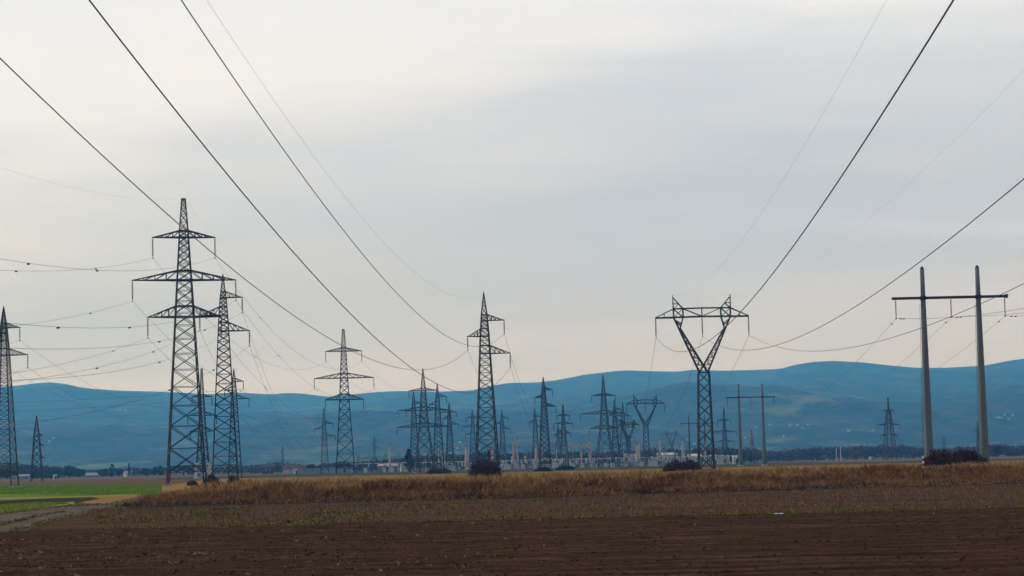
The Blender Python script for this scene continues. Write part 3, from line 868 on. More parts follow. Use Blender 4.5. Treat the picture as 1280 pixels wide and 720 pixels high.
x = -27 + rng.random(n) * 120; y = front(x) - 6 + rng.random(n) * 11
k = rng.random(n) < np.clip(vnoise(x * .3, y * .3, 21) * 1.5, 0, 1); x, y = x[k], y[k]; n = len(x)
blades('verge_weeds', np.stack([x, y, np.zeros(n)], -1), .05 + .30 * rng.random(n) ** 2, .05 + .05 * rng.random(n), .9, 'verge_weeds', 'dark weeds along the front edge of the tall grass', 'weeds')
# taller dead stalks standing out of the grass
n = 260
x = -24 + rng.random(n) * 130; y = front(x) + 4 + rng.random(n) * 60
blades('dead_stalks', np.stack([x, y, np.zeros(n)], -1), 1.1 + .7 * rng.random(n), .05 + .05 * rng.random(n), .12, 'leaf_brown', 'scattered dark dead stalks standing above the dry grass', 'weeds')
# thin green weed line between the ploughed soil and the stubble, and green patches on the left
n = 30000
x = -22 + rng.random(n) * 84; y = 85.4 + .06 * x + rng.normal(0, 1.3, n)
k = rng.random(n) < np.clip((vnoise(x * .25, y * .3, 31) * 1.5 - .2) , 0, 1); x, y = x[k], y[k]
n2 = 26000
x2 = -22 + rng.random(n2) * 34; y2 = 82 + rng.random(n2) * 48
pn = vnoise(x2 * .22, y2 * .10, 33) * .6 + vnoise(x2 * .8, y2 * .3, 35) * .4
k = rng.random(n2) < np.clip((pn - .50) * 4.5 * np.clip((6 - x2) / 12, 0, 1), 0, 1); x = np.concatenate([x, x2[k]]); y = np.concatenate([y, y2[k]]); n = len(x)
ok_ = x > -.215 * y + 2; x, y = x[ok_], y[ok_]; n = len(x)
blades('field_weeds', np.stack([x, y, np.full(n, .01)], -1), .035 + .07 * rng.random(n), .06 + .07 * rng.random(n), 1.0, 'row_weeds', 'low olive-green weeds between ploughed soil and stubble', 'weeds')
# stubble stalks
n = 45000
x = -34 + rng.random(n) * 114; y = 82.5 + .06 * x + rng.random(n) ** .8 * 77
k = (y < front(x) - 11) & (x > -.225 * y + 3.5); x, y = x[k], y[k]; n = len(x)
y = np.round(y / .7) * .7 + rng.normal(0, .06, n)
blades('stubble_stalks', np.stack([x, y + .03 * x, np.full(n, .005)], -1), .04 + .09 * rng.random(n), .025 + .03 * rng.random(n), .7, 'straw', 'pale cut stubble stalks standing in the field behind the ploughed soil', 'stubble')
# green crop texture
n = 26000
px = -60 + rng.random(n) * 262; py = 607.2 + rng.random(n) ** 1.5 * 11
q = np.array([gnd(a, b) for a, b in zip(px, py)])
blades('crop_shoots', np.stack([q[:, 0], q[:, 1], np.full(n, .008)], -1), .12 + .14 * rng.random(n), .10 + .12 * rng.random(n), .5, 'crop', 'young green winter crop in the strip at left', 'crop')
n = 7000
px = -40 + rng.random(n) * 132; py = 629.5 + rng.random(n) * 11.5
k = (py < 642.5 - px * .15) & (py > 632.5 - px * .055); px, py = px[k], py[k]; n = len(px)
q = np.array([gnd(a, b) for a, b in zip(px, py)])
blades('lime_grass', np.stack([q[:, 0], q[:, 1], np.full(n, .016)], -1), .08 + .14 * rng.random(n), .06 + .08 * rng.random(n), .5, 'lime', 'lime-green grass patch beside the dirt track', 'grass')

# ragged grass along the track
n = 2600
tt = rng.random(n); side = rng.integers(0, 3, n)
ex = np.array([0, 45, 80, 140, 168, 186, 199.]); eu = np.array([643.5, 637.5, 633.6, 630, 623.3, 617.5, 611]); el_ = np.array([671, 655.5, 646.5, 634, 626, 620, 612.5])
px = -20 + tt * 215; u_ = np.interp(px, ex, eu); l_ = np.interp(px, ex, el_)
py = np.where(side == 0, u_ + rng.normal(0, .8, n), np.where(side == 1, l_ + rng.normal(.6, 1.3, n), (u_ + l_) / 2 + rng.normal(0, .9, n)))
k = (side < 2) | (px < 82); px, py = px[k], py[k]; n = len(px)
q = np.array([gnd(a, b) for a, b in zip(px, py)])
blades('track_grass', np.stack([q[:, 0], q[:, 1], np.full(n, .02)], -1), .03 + .11 * rng.random(n) ** 2, .05 + .06 * rng.random(n), .8, 'row_weeds', 'ragged grass along the edges and middle of the dirt track', 'grass')

# straw litter and clods on the ploughed soil
n = 16000
y = 36 + 48 * rng.random(n) ** .9; x = -.255 * y + .53 * y * rng.random(n)
pn = vnoise(x * .35 + 9, y * .25, 41)
dens = np.clip(1.1 - (x + .25 * y) / (.26 * y), 0.03, 1) * np.clip((pn - .32) * 2.6, .02, 1)
k = rng.random(n) < dens * .8; x, y = x[k], y[k]; n = len(x)
L = .015 + .06 * rng.random(n) ** 3; Wd = .005 + .011 * rng.random(n); a_ = rng.random(n) * pi
z = soil_z(x, y) + .035 + .03 * rng.random(n); ux, uy = np.cos(a_) * L, np.sin(a_) * L; vx, vy = -np.sin(a_) * Wd, np.cos(a_) * Wd
tz = rng.normal(0, .25, n) * L
V = np.empty((n, 4, 3))
for j, (s1, s2) in enumerate(((-1, -1), (1, -1), (1, 1), (-1, 1))):
    V[:, j] = np.stack([x + s1 * ux + s2 * vx, y + s1 * uy + s2 * vy, z + s1 * tz + s2 * .02], -1)
V[:, :, 2] = np.maximum(V[:, :, 2], .03)
o = mesh_np('straw_litter', V.reshape(-1, 3), np.arange(n * 4).reshape(-1, 4), M['straw'])
tag(o, 'pale straw and husk litter scattered on the ploughed soil', 'straw', kind='stuff')
n = 22000
y = 34 + 50 * rng.random(n) ** 1.1; x = -.27 * y + .56 * y * rng.random(n)
rad = .012 + .032 * rng.random(n) ** 2.5; z = soil_z(x, y) + .01
OV = np.array([(1, 0, 0), (-1, 0, 0), (0, 1, 0), (0, -1, 0), (0, 0, 1), (0, 0, -1)], float)
OF = np.array([(0, 2, 4), (2, 1, 4), (1, 3, 4), (3, 0, 4), (2, 0, 5), (1, 2, 5), (3, 1, 5), (0, 3, 5)])
V = OV[None] * rad[:, None, None] * (.6 + .8 * rng.random((n, 6, 1))) * np.array([1.3, 1.1, .7]) + np.stack([x, y, z], -1)[:, None]
o = mesh_np('soil_clods', V.reshape(-1, 3), (np.arange(n)[:, None, None] * 6 + OF[None]).reshape(-1, 3), M['clod'])
tag(o, 'loose dark brown soil clods over the ploughed field', 'soil', kind='stuff')
# a crumpled piece of white plastic
gx0, gy0 = gnd(973, 645.5)
me = MB(); vs = []; fs = []
for j in range(5):
    for i in range(9):
        vs.append((gx0 + (i - 4) * .045, gy0 + (j - 2) * .06, .09 + .05 * random.random()))
for j in range(4):
    for i in range(8): fs.append((j * 9 + i, j * 9 + i + 1, j * 9 + i + 10, j * 9 + i + 9))
me.add(vs, fs)
tag(me.build('plastic_scrap', M['rag']), 'small white plastic scrap lying on the line between ploughed and stubble field', 'litter')

# ------------------------------------------------------------------ trees and bushes
def leaf_cloud(C, size, n_each, spread, flat=1.0):
    """C (k,3) clump centres; returns verts/faces of small quads around them"""
    k = len(C); n = k * n_each
    P = np.repeat(C, n_each, 0) + rng.normal(0, 1, (n, 3)) * spread * np.array([1, 1, .8])
    u = rng.normal(0, 1, (n, 3)); u /= np.linalg.norm(u, axis=1)[:, None]
    w = rng.normal(0, 1, (n, 3)); v = np.cross(u, w); v /= np.linalg.norm(v, axis=1)[:, None] + 1e-9
    s = (size * (.5 + rng.random(n)))[:, None]
    V = np.stack([P - u * s, P + v * s * .55, P + u * s, P - v * s * .55], 1)
    return V.reshape(-1, 3), np.arange(n * 4).reshape(-1, 4)

def tree(px, top, wpx, Y, mat, kind, name, label, group=None, base=None, cat='tree'):
    X = xat(px, Y); H = zpx(px, top, Y); Wd = wpx * Y / FPX
    root = empty(name, (X, Y, 0)); tag(root, label, cat, group)
    tr = MB(); r0 = .035 * H + .05
    lean = random.uniform(-.03, .03) * H
    tr.tube([(0, 0, -.2), (lean * .3, 0, H * .3), (lean * .7, 0, H * .65), (lean, 0, H * .93)], [r0, r0 * .75, r0 * .45, r0 * .1], 7)
    for i in range(6):
        a = random.random() * 2 * pi; z0 = H * random.uniform(.3, .65); l = Wd * random.uniform(.25, .42)
        tr.tube([(lean * .5, 0, z0), (lean * .5 + cos(a) * l * .6, sin(a) * l * .6, z0 + l * .4), (lean * .5 + cos(a) * l, sin(a) * l, z0 + l * .9)], [r0 * .4, r0 * .25, r0 * .08], 5)
    tr.build('trunk', M['bark'], root)
    if kind == 'conifer':
        k = 46; t = rng.random(k) ** .8; zz = H * (.12 + .86 * t)
        rr = Wd / 2 * (1 - t) ** .8 * (.4 + .6 * rng.random(k)); a = rng.random(k) * 2 * pi
        C = np.stack([rr * np.cos(a), rr * np.sin(a), zz], -1); sp = Wd * .07
    elif kind == 'column':
        k = 40; t = rng.random(k); zz = H * (.1 + .88 * t)
        rr = Wd / 2 * np.sin(np.clip(t * 2.6 + .35, 0, pi)) * np.sqrt(rng.random(k)); a = rng.random(k) * 2 * pi
        C = np.stack([rr * np.cos(a), rr * np.sin(a), zz], -1); sp = Wd * .10
    else:
        k = 44; u = rng.normal(0, 1, (k, 3)); u /= np.linalg.norm(u, axis=1)[:, None]
        rad = (.45 + .55 * rng.random(k))[:, None]
        C = u * rad * np.array([Wd / 2, Wd / 2, H * .38]) + np.array([lean * .6, 0, H * .58])
        C[:, 2] = np.maximum(C[:, 2], H * .14); sp = Wd * .08
    V, Fc = leaf_cloud(C, max(.16, .055 * Wd + .02 * H), 16, sp)
    V[:, 2] = np.clip(V[:, 2], .02, H)
    mesh_np('crown', V, Fc, M[mat], root)
    return root

def bush(px, base, wpx, hpx, Y, mat, label, name='bush', n=70, depth=.6, twig=True):
    X = xat(px, Y); Wd = wpx * Y / FPX; H = hpx * Y / FPX * 1.12; n = int(n * 1.5)
    root = empty(name, (X, Y, 0)); tag(root, label, 'bush')
    k = n; a = rng.random(k) * 2 * pi; r = np.sqrt(rng.random(k))
    cx = r * np.cos(a) * Wd / 2; cy = r * np.sin(a) * Wd / 2 * depth
    top = H * (1 - r ** 3.2) ** .6 * (.78 + .35 * vnoise(cx * 1.3 + px, cy * 1.3, 50))
    C = np.stack([cx, cy, top * rng.random(k) ** .6 * .95], -1)
    V, Fc = leaf_cloud(C, .05 * H + .07, 26, .07 * H + .10)
    V[:, 2] = np.clip(V[:, 2], .01, H * 1.15)
    mesh_np('foliage', V, Fc, M[mat], root)
    tw = MB()
    for i in range(170):
        j = random.randrange(k); b = C[j] * np.array([.45, .45, 0]); tpt = np.array([C[j][0] * 1.03, C[j][1] * 1.03, top[j] * random.uniform(.9, 1.38)])
        tw.tube([b, (b + tpt) / 2 + np.array([0, 0, .12 * H]), tpt], [.035, .022, .008], 4)
    tw.build('stems', M['bark'], root)
    return root

bush(606, 597, 38, 20, 384, 'leaf_red', 'dark maroon round bush at the foot of the centre pylon', n=90)
bush(852, 588, 48, 13.5, 445, 'leaf_red', 'low wide maroon bush just left of the foot of the big V pylon', n=90)
bush(1176, 582, 46, 21, 309, 'leaf_red', 'dark maroon hedge at the foot of the left tall concrete pole', n=120)
bush(1209, 582, 42, 22, 313, 'leaf_red', 'dark maroon hedge beside the right tall concrete pole', n=120)
bush(264, 604, 17, 12, 338, 'leaf_brown', 'brown twiggy bush between the tallest and one-sided pylons', n=50)
bush(291, 603, 12, 9, 340, 'leaf_brown', 'small brown bush at the foot of the one-sided dark pylon', n=40)
bush(549, 593, 30, 7, 640, 'leaf_red', 'low dark bush right of the left pylon cluster', n=60)
bush(679, 591, 22, 5.0, 640, 'leaf_conifer', 'dark clipped low hedge below the mid-distance one-sided pylon', 'hedge', 60, .4)
bush(706, 588, 24, 5.0, 760, 'leaf_conifer', 'dark low hedge below the compact far pylon', 'hedge', 60, .4)
bush(240, 604, 12, 5, 350, 'leaf_brown', 'low brown weeds inside the foot of the tallest pylon', n=40)

TL = 'trees along the far field edge'
for px, top, w, Y, mat, kind, name, label in (
    (8, 579, 26, 1420, 'leaf_rust', 'round', 'tree', 'brown autumn tree at the left picture edge'),
    (28, 583, 20, 1430, 'leaf_brown', 'round', 'tree', 'bare brown tree between the left edge pylon and stubby pylon'),
    (58, 582, 18, 1430, 'leaf_brown', 'round', 'tree', 'bare brown tree right of the stubby pylon'),
    (72, 584, 14, 1430, 'leaf_green', 'round', 'tree', 'small green tree behind the white field hut'),
    (87, 582, 18, 1380, 'leaf_green', 'round', 'tree', 'big dark green tree right of the white field hut'),
    (99, 585.5, 15, 1390, 'leaf_green', 'round', 'tree', 'dark green tree left of the pale roofed barn'),
    (128, 585.5, 13, 1400, 'leaf_green', 'round', 'tree', 'round green tree right of the pale roofed barn'),
    (139.8, 580, 7.5, 1390, 'leaf_conifer', 'column', 'conifer_tree', 'dark tall conifer beside the white gabled house'),
    (149, 585, 9, 1400, 'leaf_green', 'round', 'tree', 'small green tree left of the white gabled house'),
    (161.5, 578.5, 3.6, 1420, 'leaf_conifer', 'column', 'cypress_tree', 'thin dark cypress rising behind the white gabled house'),
    (169, 584, 9, 1400, 'leaf_gold', 'round', 'tree', 'yellowish tree right of the white gabled house'),
    (182, 585, 12, 1400, 'leaf_green', 'round', 'tree', 'green tree midway between white gabled house and tallest pylon'),
    (193, 583, 9, 1420, 'leaf_green', 'round', 'tree', 'taller green tree left of the tallest pylon'),
    (200, 582, 7, 1420, 'leaf_conifer', 'column', 'conifer_tree', 'slim conifer just left of the tallest pylon'),
    (318, 585, 16, 1500, 'leaf_brown', 'round', 'tree', 'bare brown tree left of the dark timber barn'),
    (346, 580.5, 12, 1500, 'leaf_brown', 'round', 'tree', 'brown tree behind the tiny far pylon left of centre'),
    (389.5, 580, 11, 1380, 'leaf_conifer', 'round', 'conifer_tree', 'dark round conifer above the long teal shed'),
    (398, 582, 8, 1390, 'leaf_conifer', 'round', 'conifer_tree', 'smaller dark conifer beside the small distant pylon'),
    (511, 560, 14, 1010, 'leaf_conifer', 'conifer', 'conifer_tree', 'tall dark conifer at the left pylon cluster'),
    (573, 570, 14, 1330, 'leaf_green', 'round', 'tree', 'dark green tree behind the pale thick mast'),
    (601, 566, 18, 1330, 'leaf_green', 'round', 'tree', 'dark round tree behind the centre pylon'),
    (638, 566, 16, 1330, 'leaf_green', 'round', 'tree', 'dark green tree behind the paired pale masts'),
    (659, 568, 14, 1340, 'leaf_rust', 'round', 'tree', 'brown tree right of the paired pale masts'),
    (683, 563.5, 11, 1330, 'leaf_conifer', 'conifer', 'conifer_tree', 'dark conifer behind the mid-distance one-sided pylon'),
    (723, 565.5, 9, 1330, 'leaf_gold', 'round', 'tree', 'yellowing tree left of the tall gantry masts'),
    (873, 560, 20, 1330, 'leaf_green', 'round', 'tree', 'dark green tree seen through the big V pylon'),
    (889, 562, 16, 1330, 'leaf_green', 'round', 'tree', 'dark green tree at the right of the big V pylon'),
    (911, 561, 15, 1300, 'leaf_green', 'round', 'tree', 'dark green tree behind the pale-footed pylon'),
    (925, 561, 16, 1300, 'leaf_green', 'round', 'tree', 'dark green tree behind the left pole of the small portal'),
    (938, 567, 9, 1320, 'leaf_brown', 'round', 'tree', 'brown tree below the red and white banded tower'),
    (1016, 559, 16, 1560, 'leaf_brown', 'round', 'tree', 'bare brown tree left of the two white field poles'),
    (1070, 562, 18, 1560, 'leaf_rust', 'round', 'tree', 'rust brown tree right of the two white field poles'),
    (1200, 557.5, 12, 1500, 'leaf_brown', 'round', 'tree', 'grey brown tree between the tall concrete poles'),
    (1246, 555, 22, 1450, 'leaf_brown', 'round', 'tree', 'large bare brown tree right of the tall concrete poles'),
    (1262, 562, 14, 1460, 'leaf_brown', 'round', 'tree', 'smaller bare brown tree near the right edge')):
    tree(px, top, w, Y, mat, kind, name, label, TL)
tree(611, 562, 6.5, 400, 'leaf_crimson', 'column', 'young_tree', 'narrow crimson young tree inside the foot of the centre pylon')

def woodland(label, px0, px1, Y, topf, mat, n, size=.8, seed=60):
    px = px0 + (px1 - px0) * rng.random(n)
    Yv = Y + 60 * rng.random(n)
    X = np.array([xat(a, Y) for a in px]) * Yv / Y
    h = np.array([topf(a) for a in px]) * Y / FPX + HC
    h *= .78 + .34 * vnoise(X * .11, Yv * .05, seed) + .12 * (vnoise(X * .35, Yv * .2, seed + 1) - .5)
    z = h * np.sqrt(rng.random(n))
    C = np.stack([X, Yv, z], -1)
    V, Fc = leaf_cloud(C, size, 3, .9)
    V[:, 2] = np.maximum(V[:, 2], 0)
    o = mesh_np('woodland', V, Fc, M[mat]); tag(o, label, 'woodland', kind='stuff')
ip = lambda xs, ys: (lambda x: float(np.interp(x, xs, ys)))
woodland('dark autumn wood along the far field edge at far left', -90, 75, 1500, ip([-90, 20, 40, 75], [14, 15, 10, 9]), 'wood_red', 5000, .8, 61)
woodland('low far wood between the left houses and the tallest pylon', 60, 400, 1750, ip([60, 130, 200, 260, 300, 345, 400], [5, 4, 6, 4, 5, 8, 4]), 'wood_mix', 5000, .8, 63)
woodland('dark tree belt behind the substation', 400, 960, 1450, ip([400, 470, 560, 640, 760, 860, 940, 960], [6, 8, 13, 13, 12, 13, 13, 7]), 'wood_mix', 9000, .8, 65)
woodland('long dark wood on the far field edge at right', 955, 1420, 1700, ip([955, 1000, 1040, 1060, 1100, 1140, 1180, 1280, 1420], [8, 11, 13, 12, 13, 10, 6, 9, 9]), 'wood_mix', 9000, .85, 67)

# ------------------------------------------------------------------ houses, sheds
def house(px, Y, wid, dep, hwall, hroof, wall, roof, label, rz=0.0, name='house', flat=False, nwin=2, chimney=False):
    X = xat(px, Y); root = empty(name, (X, Y, 0), rz); tag(root, label, name.replace('_', ' '))
    w, d = wid / 2, dep / 2
    b = MB().box(-w, w, -d, d, -.3, hwall); b.build('wall', M[wall], root)
    r = MB()
    if flat: r.box(-w - .25, w + .25, -d - .25, d + .25, hwall + .003, hwall + .35)
    else:
        e = .4; r.add([(-w - e, -d - e, hwall - .1), (w + e, -d - e, hwall - .1), (w + e, 0, hwall + hroof), (-w - e, 0, hwall + hroof), (w + e, d + e, hwall - .1), (-w - e, d + e, hwall - .1)],
                      [(0, 1, 2, 3), (3, 2, 4, 5), (0, 3, 5), (1, 4, 2), (0, 5, 4, 1)])
    ro = r.build('roof', M[roof], root)
    if chimney: MB().box(w * .4, w * .4 + .7, -.35, .35, hwall + hroof * .5, hwall + hroof + .9).build('chimney', M['roof_red'], ro)
    for i in range(nwin):
        x = -w + wid * (i + 1) / (nwin + 1)
        wi = MB().box(x - .6, x + .6, -d - .06, -d + .02, hwall * .42, hwall * .78).build('window', M['wall_cream'], root)
        MB().box(x - .48, x + .48, -d - .09, -d - .03, hwall * .46, hwall * .74).build('pane', M['pane'], wi)
    x = w * .75
    MB().box(x - .5, x + .5, -d - .07, -d + .02, -.2, hwall * .7).build('door', M['wall_dark'], root)
    return root
house(26, 1390, 11.5, 8, 2.0, 1.2, 'bluegrey', 'bluegrey', 'long low blue-grey shed between the left edge and stubby pylons', 0, 'shed', nwin=3)
house(68.5, 1180, 1.6, 1.6, 2.2, .5, 'white', 'white', 'tiny white field hut left of the big dark green tree', 0, 'hut', True, 0)
house(114.5, 1500, 8.0, 8, 1.5, 1.8, 'bluegrey', 'roof_grey', 'barn with pale grey roof between dark green trees at left', .25, 'barn')
house(160, 1480, 4.6, 6, 2.0, 2.0, 'wall_cream', 'roof_grey', 'white gabled house below the thin dark cypress', .5, chimney=True)
house(224, 1450, 9, 6, 3.0, .4, 'teal', 'teal', 'teal shed seen through the foot of the tallest pylon', 0, 'shed', True, 2)
house(335, 1350, 7, 6, 4.4, 1.8, 'wall_dark', 'wall_dark', 'dark timber barn right of the slim distant pylon', .1, 'barn')
house(368, 1460, 15, 7, 2.6, 2.8, 'wall_cream', 'roof_red', 'red roofed house behind the long teal shed', .05, chimney=True)
house(406, 1240, 31, 8, 2.5, .35, 'teal', 'teal', 'long low pale teal shed left of the lone three-armed pylon', 0, 'shed', True, 6)
house(369.3, 1160, 1.8, 2, 2.4, .3, 'white', 'white', 'small bright white hut at the left end of the long teal shed', 0, 'hut', True, 0)
house(262, 1300, 2.0, 2, 2.4, .3, 'white', 'white', 'small white hut between the tallest and the one-sided pylon', 0, 'hut', True, 0)
for i, (px, lab) in enumerate(((1045.5, 'left of two white field poles in front of the right wood'), (1051, 'right of two white field poles in front of the right wood'))):
    X = xat(px, 1400); zt = zpx(px, 559, 1400)
    r = empty('field_pole', (X, 1400, 0)); tag(r, lab, 'pole', 'white field poles')
    MB().tube([(0, 0, -.2), (0, 0, zt)], [.26, .18], 8).build('shaft', M['white_steel'], r)
    MB().bar((-.7, 0, zt - .5), (.7, 0, zt - .5), .16).build('crossbar', M['white_steel'], r)
house(1088.5, 1380, 1.5, 1.5, 1.8, .3, 'white', 'white', 'tiny white hut below the lone grey rod-topped pylon', 0, 'hut', True, 0)
# striped marker post
X = xat(1153.7, 303)
r = empty('marker_post', (X, 303, 0)); tag(r, 'short black and white banded marker post before the left tall concrete pole', 'post')
for i in range(6):
    MB().lathe([(i * .36, .13), (i * .36 + .355, .13)], (0, 0, 0), 10).build('white_band' if i % 2 else 'black_band', M['white' if i % 2 else 'stripe_black'], r)
# grey tank box near the right pole
X = xat(1231, 316)
r = empty('cable_cabinet', (X, 316, 0)); tag(r, 'blue-grey cabinet low in the grass right of the right concrete pole', 'cabinet')
MB().box(-.48, .48, -.3, .3, 0, 1.35).build('body', M['bluegrey'], r); MB().add([(-.55, -.36, 1.35), (.55, -.36, 1.35), (.55, .36, 1.35), (-.55, .36, 1.35), (-.5, 0, 1.52), (.5, 0, 1.52)], [(0, 1, 5, 4), (2, 3, 4, 5), (0, 4, 3), (1, 2, 5), (0, 3, 2, 1)]).build('lid', M['bluegrey'], r)
MB().box(-.02, .02, -.32, -.29, .1, 1.3).build('door_gap', M['stripe_black'], r)

# ------------------------------------------------------------------ substation
def mast(px, top, Y, label, r=.32, mat='gantry', tip=True, tipmat='gantry_red', rb=None):
    X = xat(px, Y); H = zpx(px, top, Y); root = empty('lightning_mast', (X, Y, 0)); tag(root, label, 'mast', 'masts of the substation')
    rb = rb or r * 1.5
    MB().lathe([(0, rb), (H * .55, r * 1.15), (H * .551, r), (H * .82, r * .8)], (0, 0, 0), 10).build('shaft', M[mat], root)
    MB().lathe([(H * .82, r * .8), (H * .90, r * .5)], (0, 0, 0), 8).build('collar', M[tipmat], root)
    MB().tube([(0, 0, H * .9), (0, 0, H)], [.14, .04], 6).build('spike', M['steel_light'], root)
    MB().box(-rb * 1.7, rb * 1.7, -rb * 1.7, rb * 1.7, -.2, .3).build('footing', M['concrete'], root)
for px, top, Y, lab, r in (
    (487.5, 551, 1040, 'pale lone mast between the lone three-armed pylon and left cluster', .42),
    (548.5, 556, 1040, 'shorter pale mast right of the left pylon cluster', .22),
    (553.3, 552, 1030, 'white-topped slender mast right of the left pylon cluster', .26),
    (583.5, 552, 1040, 'thick pale mast left of the centre pylon', .75),
    (615.5, 554, 1060, 'thick whitish mast seen through the right leg of the centre pylon', .62),
    (642, 544, 1050, 'left one of the paired pale masts right of the centre pylon', .34),
    (647, 543, 1050, 'right one of the paired pale masts right of the centre pylon', .42),
    (670.3, 554, 1060, 'pink mast behind the mid-distance one-sided pylon', .55),
    (678, 553, 1060, 'slim pale mast inside the mid-distance one-sided pylon', .28),
    (696, 552, 1060, 'slim mast left of the compact far pylon', .22),
    (708.5, 550, 1050, 'slim white mast right of the compact far pylon', .3),
    (727.2, 551, 1060, 'left pale mast of the pink gantry near the right wide-armed pylon', .42),
    (737, 544, 1060, 'right pale mast of the pink gantry near the right wide-armed pylon', .5),
    (796.5, 551, 1060, 'left one of two close pale masts above the white control building', .5),
    (799.3, 548, 1070, 'pink one of two close masts above the white control building', .42),
    (825.5, 543, 1050, 'pink-tipped mast right of the smaller V pylon', .42),
    (853.8, 544, 1050, 'pink-tipped mast between tiny far V pylon and far portal', .5),
    (882, 551, 1060, 'slim pale mast seen through the big V pylon', .34),
    (532, 560, 1045, 'thin mast inside the left pylon cluster', .2),
    (519, 563, 1045, 'thin mast at the left side of the left pylon cluster', .2),
    (863, 566, 1050, 'short slim mast at the foot of the far portal', .2),
    (918.5, 566, 1060, 'short mast left of the small portal pylon', .2)):
    mast(px, top, Y, lab, r)

def gantry(p0, p1, ytop, Y, label, beam='gantry', cols=(0, 1), hang=4, colmat='gantry'):
    xa, xb = xat(p0, Y), xat(p1, Y); zt = zpx((p0 + p1) / 2, ytop, Y); root = empty('busbar_gantry', ((xa + xb) / 2, Y, 0))
    tag(root, label, 'gantry', 'gantries of the substation')
    h = (xb - xa) / 2
    for c in np.linspace(-h, h, len(cols)):
        m_ = MB()
        for sy in (-1, 1): m_.bar((c, sy * 1.3, 0), (c, sy * .3, zt), .34, .26)
        for t in (.25, .5, .75): m_.bar((c, -1.3 + t, zt * t), (c, 1.3 - t, zt * t), .12)
        m_.build('column', M[colmat], root)
    m_ = MB()
    for y in (-.45, .45):
        for z in (zt, zt + .9): m_.bar((-h, y, z), (h, y, z), .16)
    nb = max(4, int(2 * h / 1.6))
    for i in range(nb):
        a, b = -h + 2 * h * i / nb, -h + 2 * h * (i + 1) / nb
        for y in (-.45, .45): m_.bar((a, y, zt if i % 2 else zt + .9), (b, y, zt + .9 if i % 2 else zt), .10)
        m_.bar((a, -.45, zt + .9), (b, .45, zt + .9), .09)
    m_.build('beam', M[beam], root)
    for i in range(hang):
        x = -h + 2 * h * (i + .5) / hang
        insulator(root, (x, 0, zt), 1.9, .16, False, 'porcelain')
gantry(644, 671, 556.5, 1055, 'pale gantry between the paired masts and the pink mast', 'gantry', (0, 1), 3)
gantry(672, 709, 557, 1060, 'pink beamed gantry behind the mid-distance one-sided pylon', 'gantry_red', (0, 1), 4)
gantry(709, 738, 557.5, 1060, 'pale pink gantry left of the right wide-armed pylon', 'gantry_red', (0, 1), 3)
gantry(739, 780, 557, 1090, 'gantry hidden among the legs of the right wide-armed pylon', 'steel_light', (0, 1), 4)
gantry(799, 826, 555, 1100, 'gantry behind the smaller V pylon', 'gantry', (0, 1), 3)
gantry(826, 855, 556, 1110, 'gantry behind the tiny far V pylon', 'steel_light', (0, 1), 3)
gantry(447, 500, 573.5, 1060, 'long low dark gantry with hanging insulators at the left of the yard', 'steel_mid', (0, 1, 2, 3), 12, 'steel_mid')
gantry(500, 552, 573.0, 1060, 'low dark gantry behind the left pylon cluster', 'steel_mid', (0, 1, 2), 10, 'steel_mid')
gantry(556, 586, 559, 1090, 'gantry between the slender masts and the thick pale mast', 'gantry', (0, 1), 4)
gantry(617, 643, 558, 1090, 'gantry right of the centre pylon', 'steel_light', (0, 1), 3)
gantry(856, 882, 560, 1090, 'gantry behind the big V pylon', 'steel_light', (0, 1), 3)

GR = 'busbar supports of the substation'
def busbar(px, Y, n=3, sp=3.2, first=[None]):
    if first[0] is None:
        root = empty('busbar_support', (0, 0, 0))
        for i in range(3):
            x = (i - 1) * 3.2; m_ = MB()
            m_.bar((x, -.35, 0), (x, -.2, 2.6), .16); m_.bar((x, .35, 0), (x, .2, 2.6), .16); m_.bar((x, -.3, 1.2), (x, .3, 1.9), .08); m_.box(x - .4, x + .4, -.35, .35, 2.6, 2.75)
            m_.build('stand', M['steel_light'], root)
            q = MB(); pr = [(2.75, .12)]
            for j in range(6): pr += [(2.8 + j * .22, .11), (2.86 + j * .22, .24), (2.94 + j * .22, .11)]
            pr += [(4.2, .14)]; q.lathe(pr, (x, 0, 0), 8); q.build('post_insulator', M['porcelain' if i % 2 else 'cabinet'], root)
        b = MB(); b.tube([(-5.0, 0, 4.3), (5.0, 0, 4.3)], .13, 8)
        for x in (-3.2, 0, 3.2): b.box(x - .16, x + .16, -.16, .16, 4.15, 4.42)
        b.build('busbar_tube', M['white_steel'], root)
        first[0] = root; c = root
    else: c = copy_tree(first[0])
    c.location = (xat(px, Y), Y, 0); return c
for i in range(10):
    for j, Y in enumerate((1030, 1052, 1085)):
        px = 622 + i * 29.5 + j * 7 + random.uniform(-3, 3)
        if px > 915: continue
        c = busbar(px, Y)
        tag(c, 'busbar support with three post insulators under a pale tube in the substation', 'busbar', GR)
for i in range(6):
    c = busbar(455 + i * 23 + random.uniform(-3, 3), 1035 + 20 * (i % 2)); tag(c, 'busbar support with three post insulators under a pale tube in the substation', 'busbar', GR)

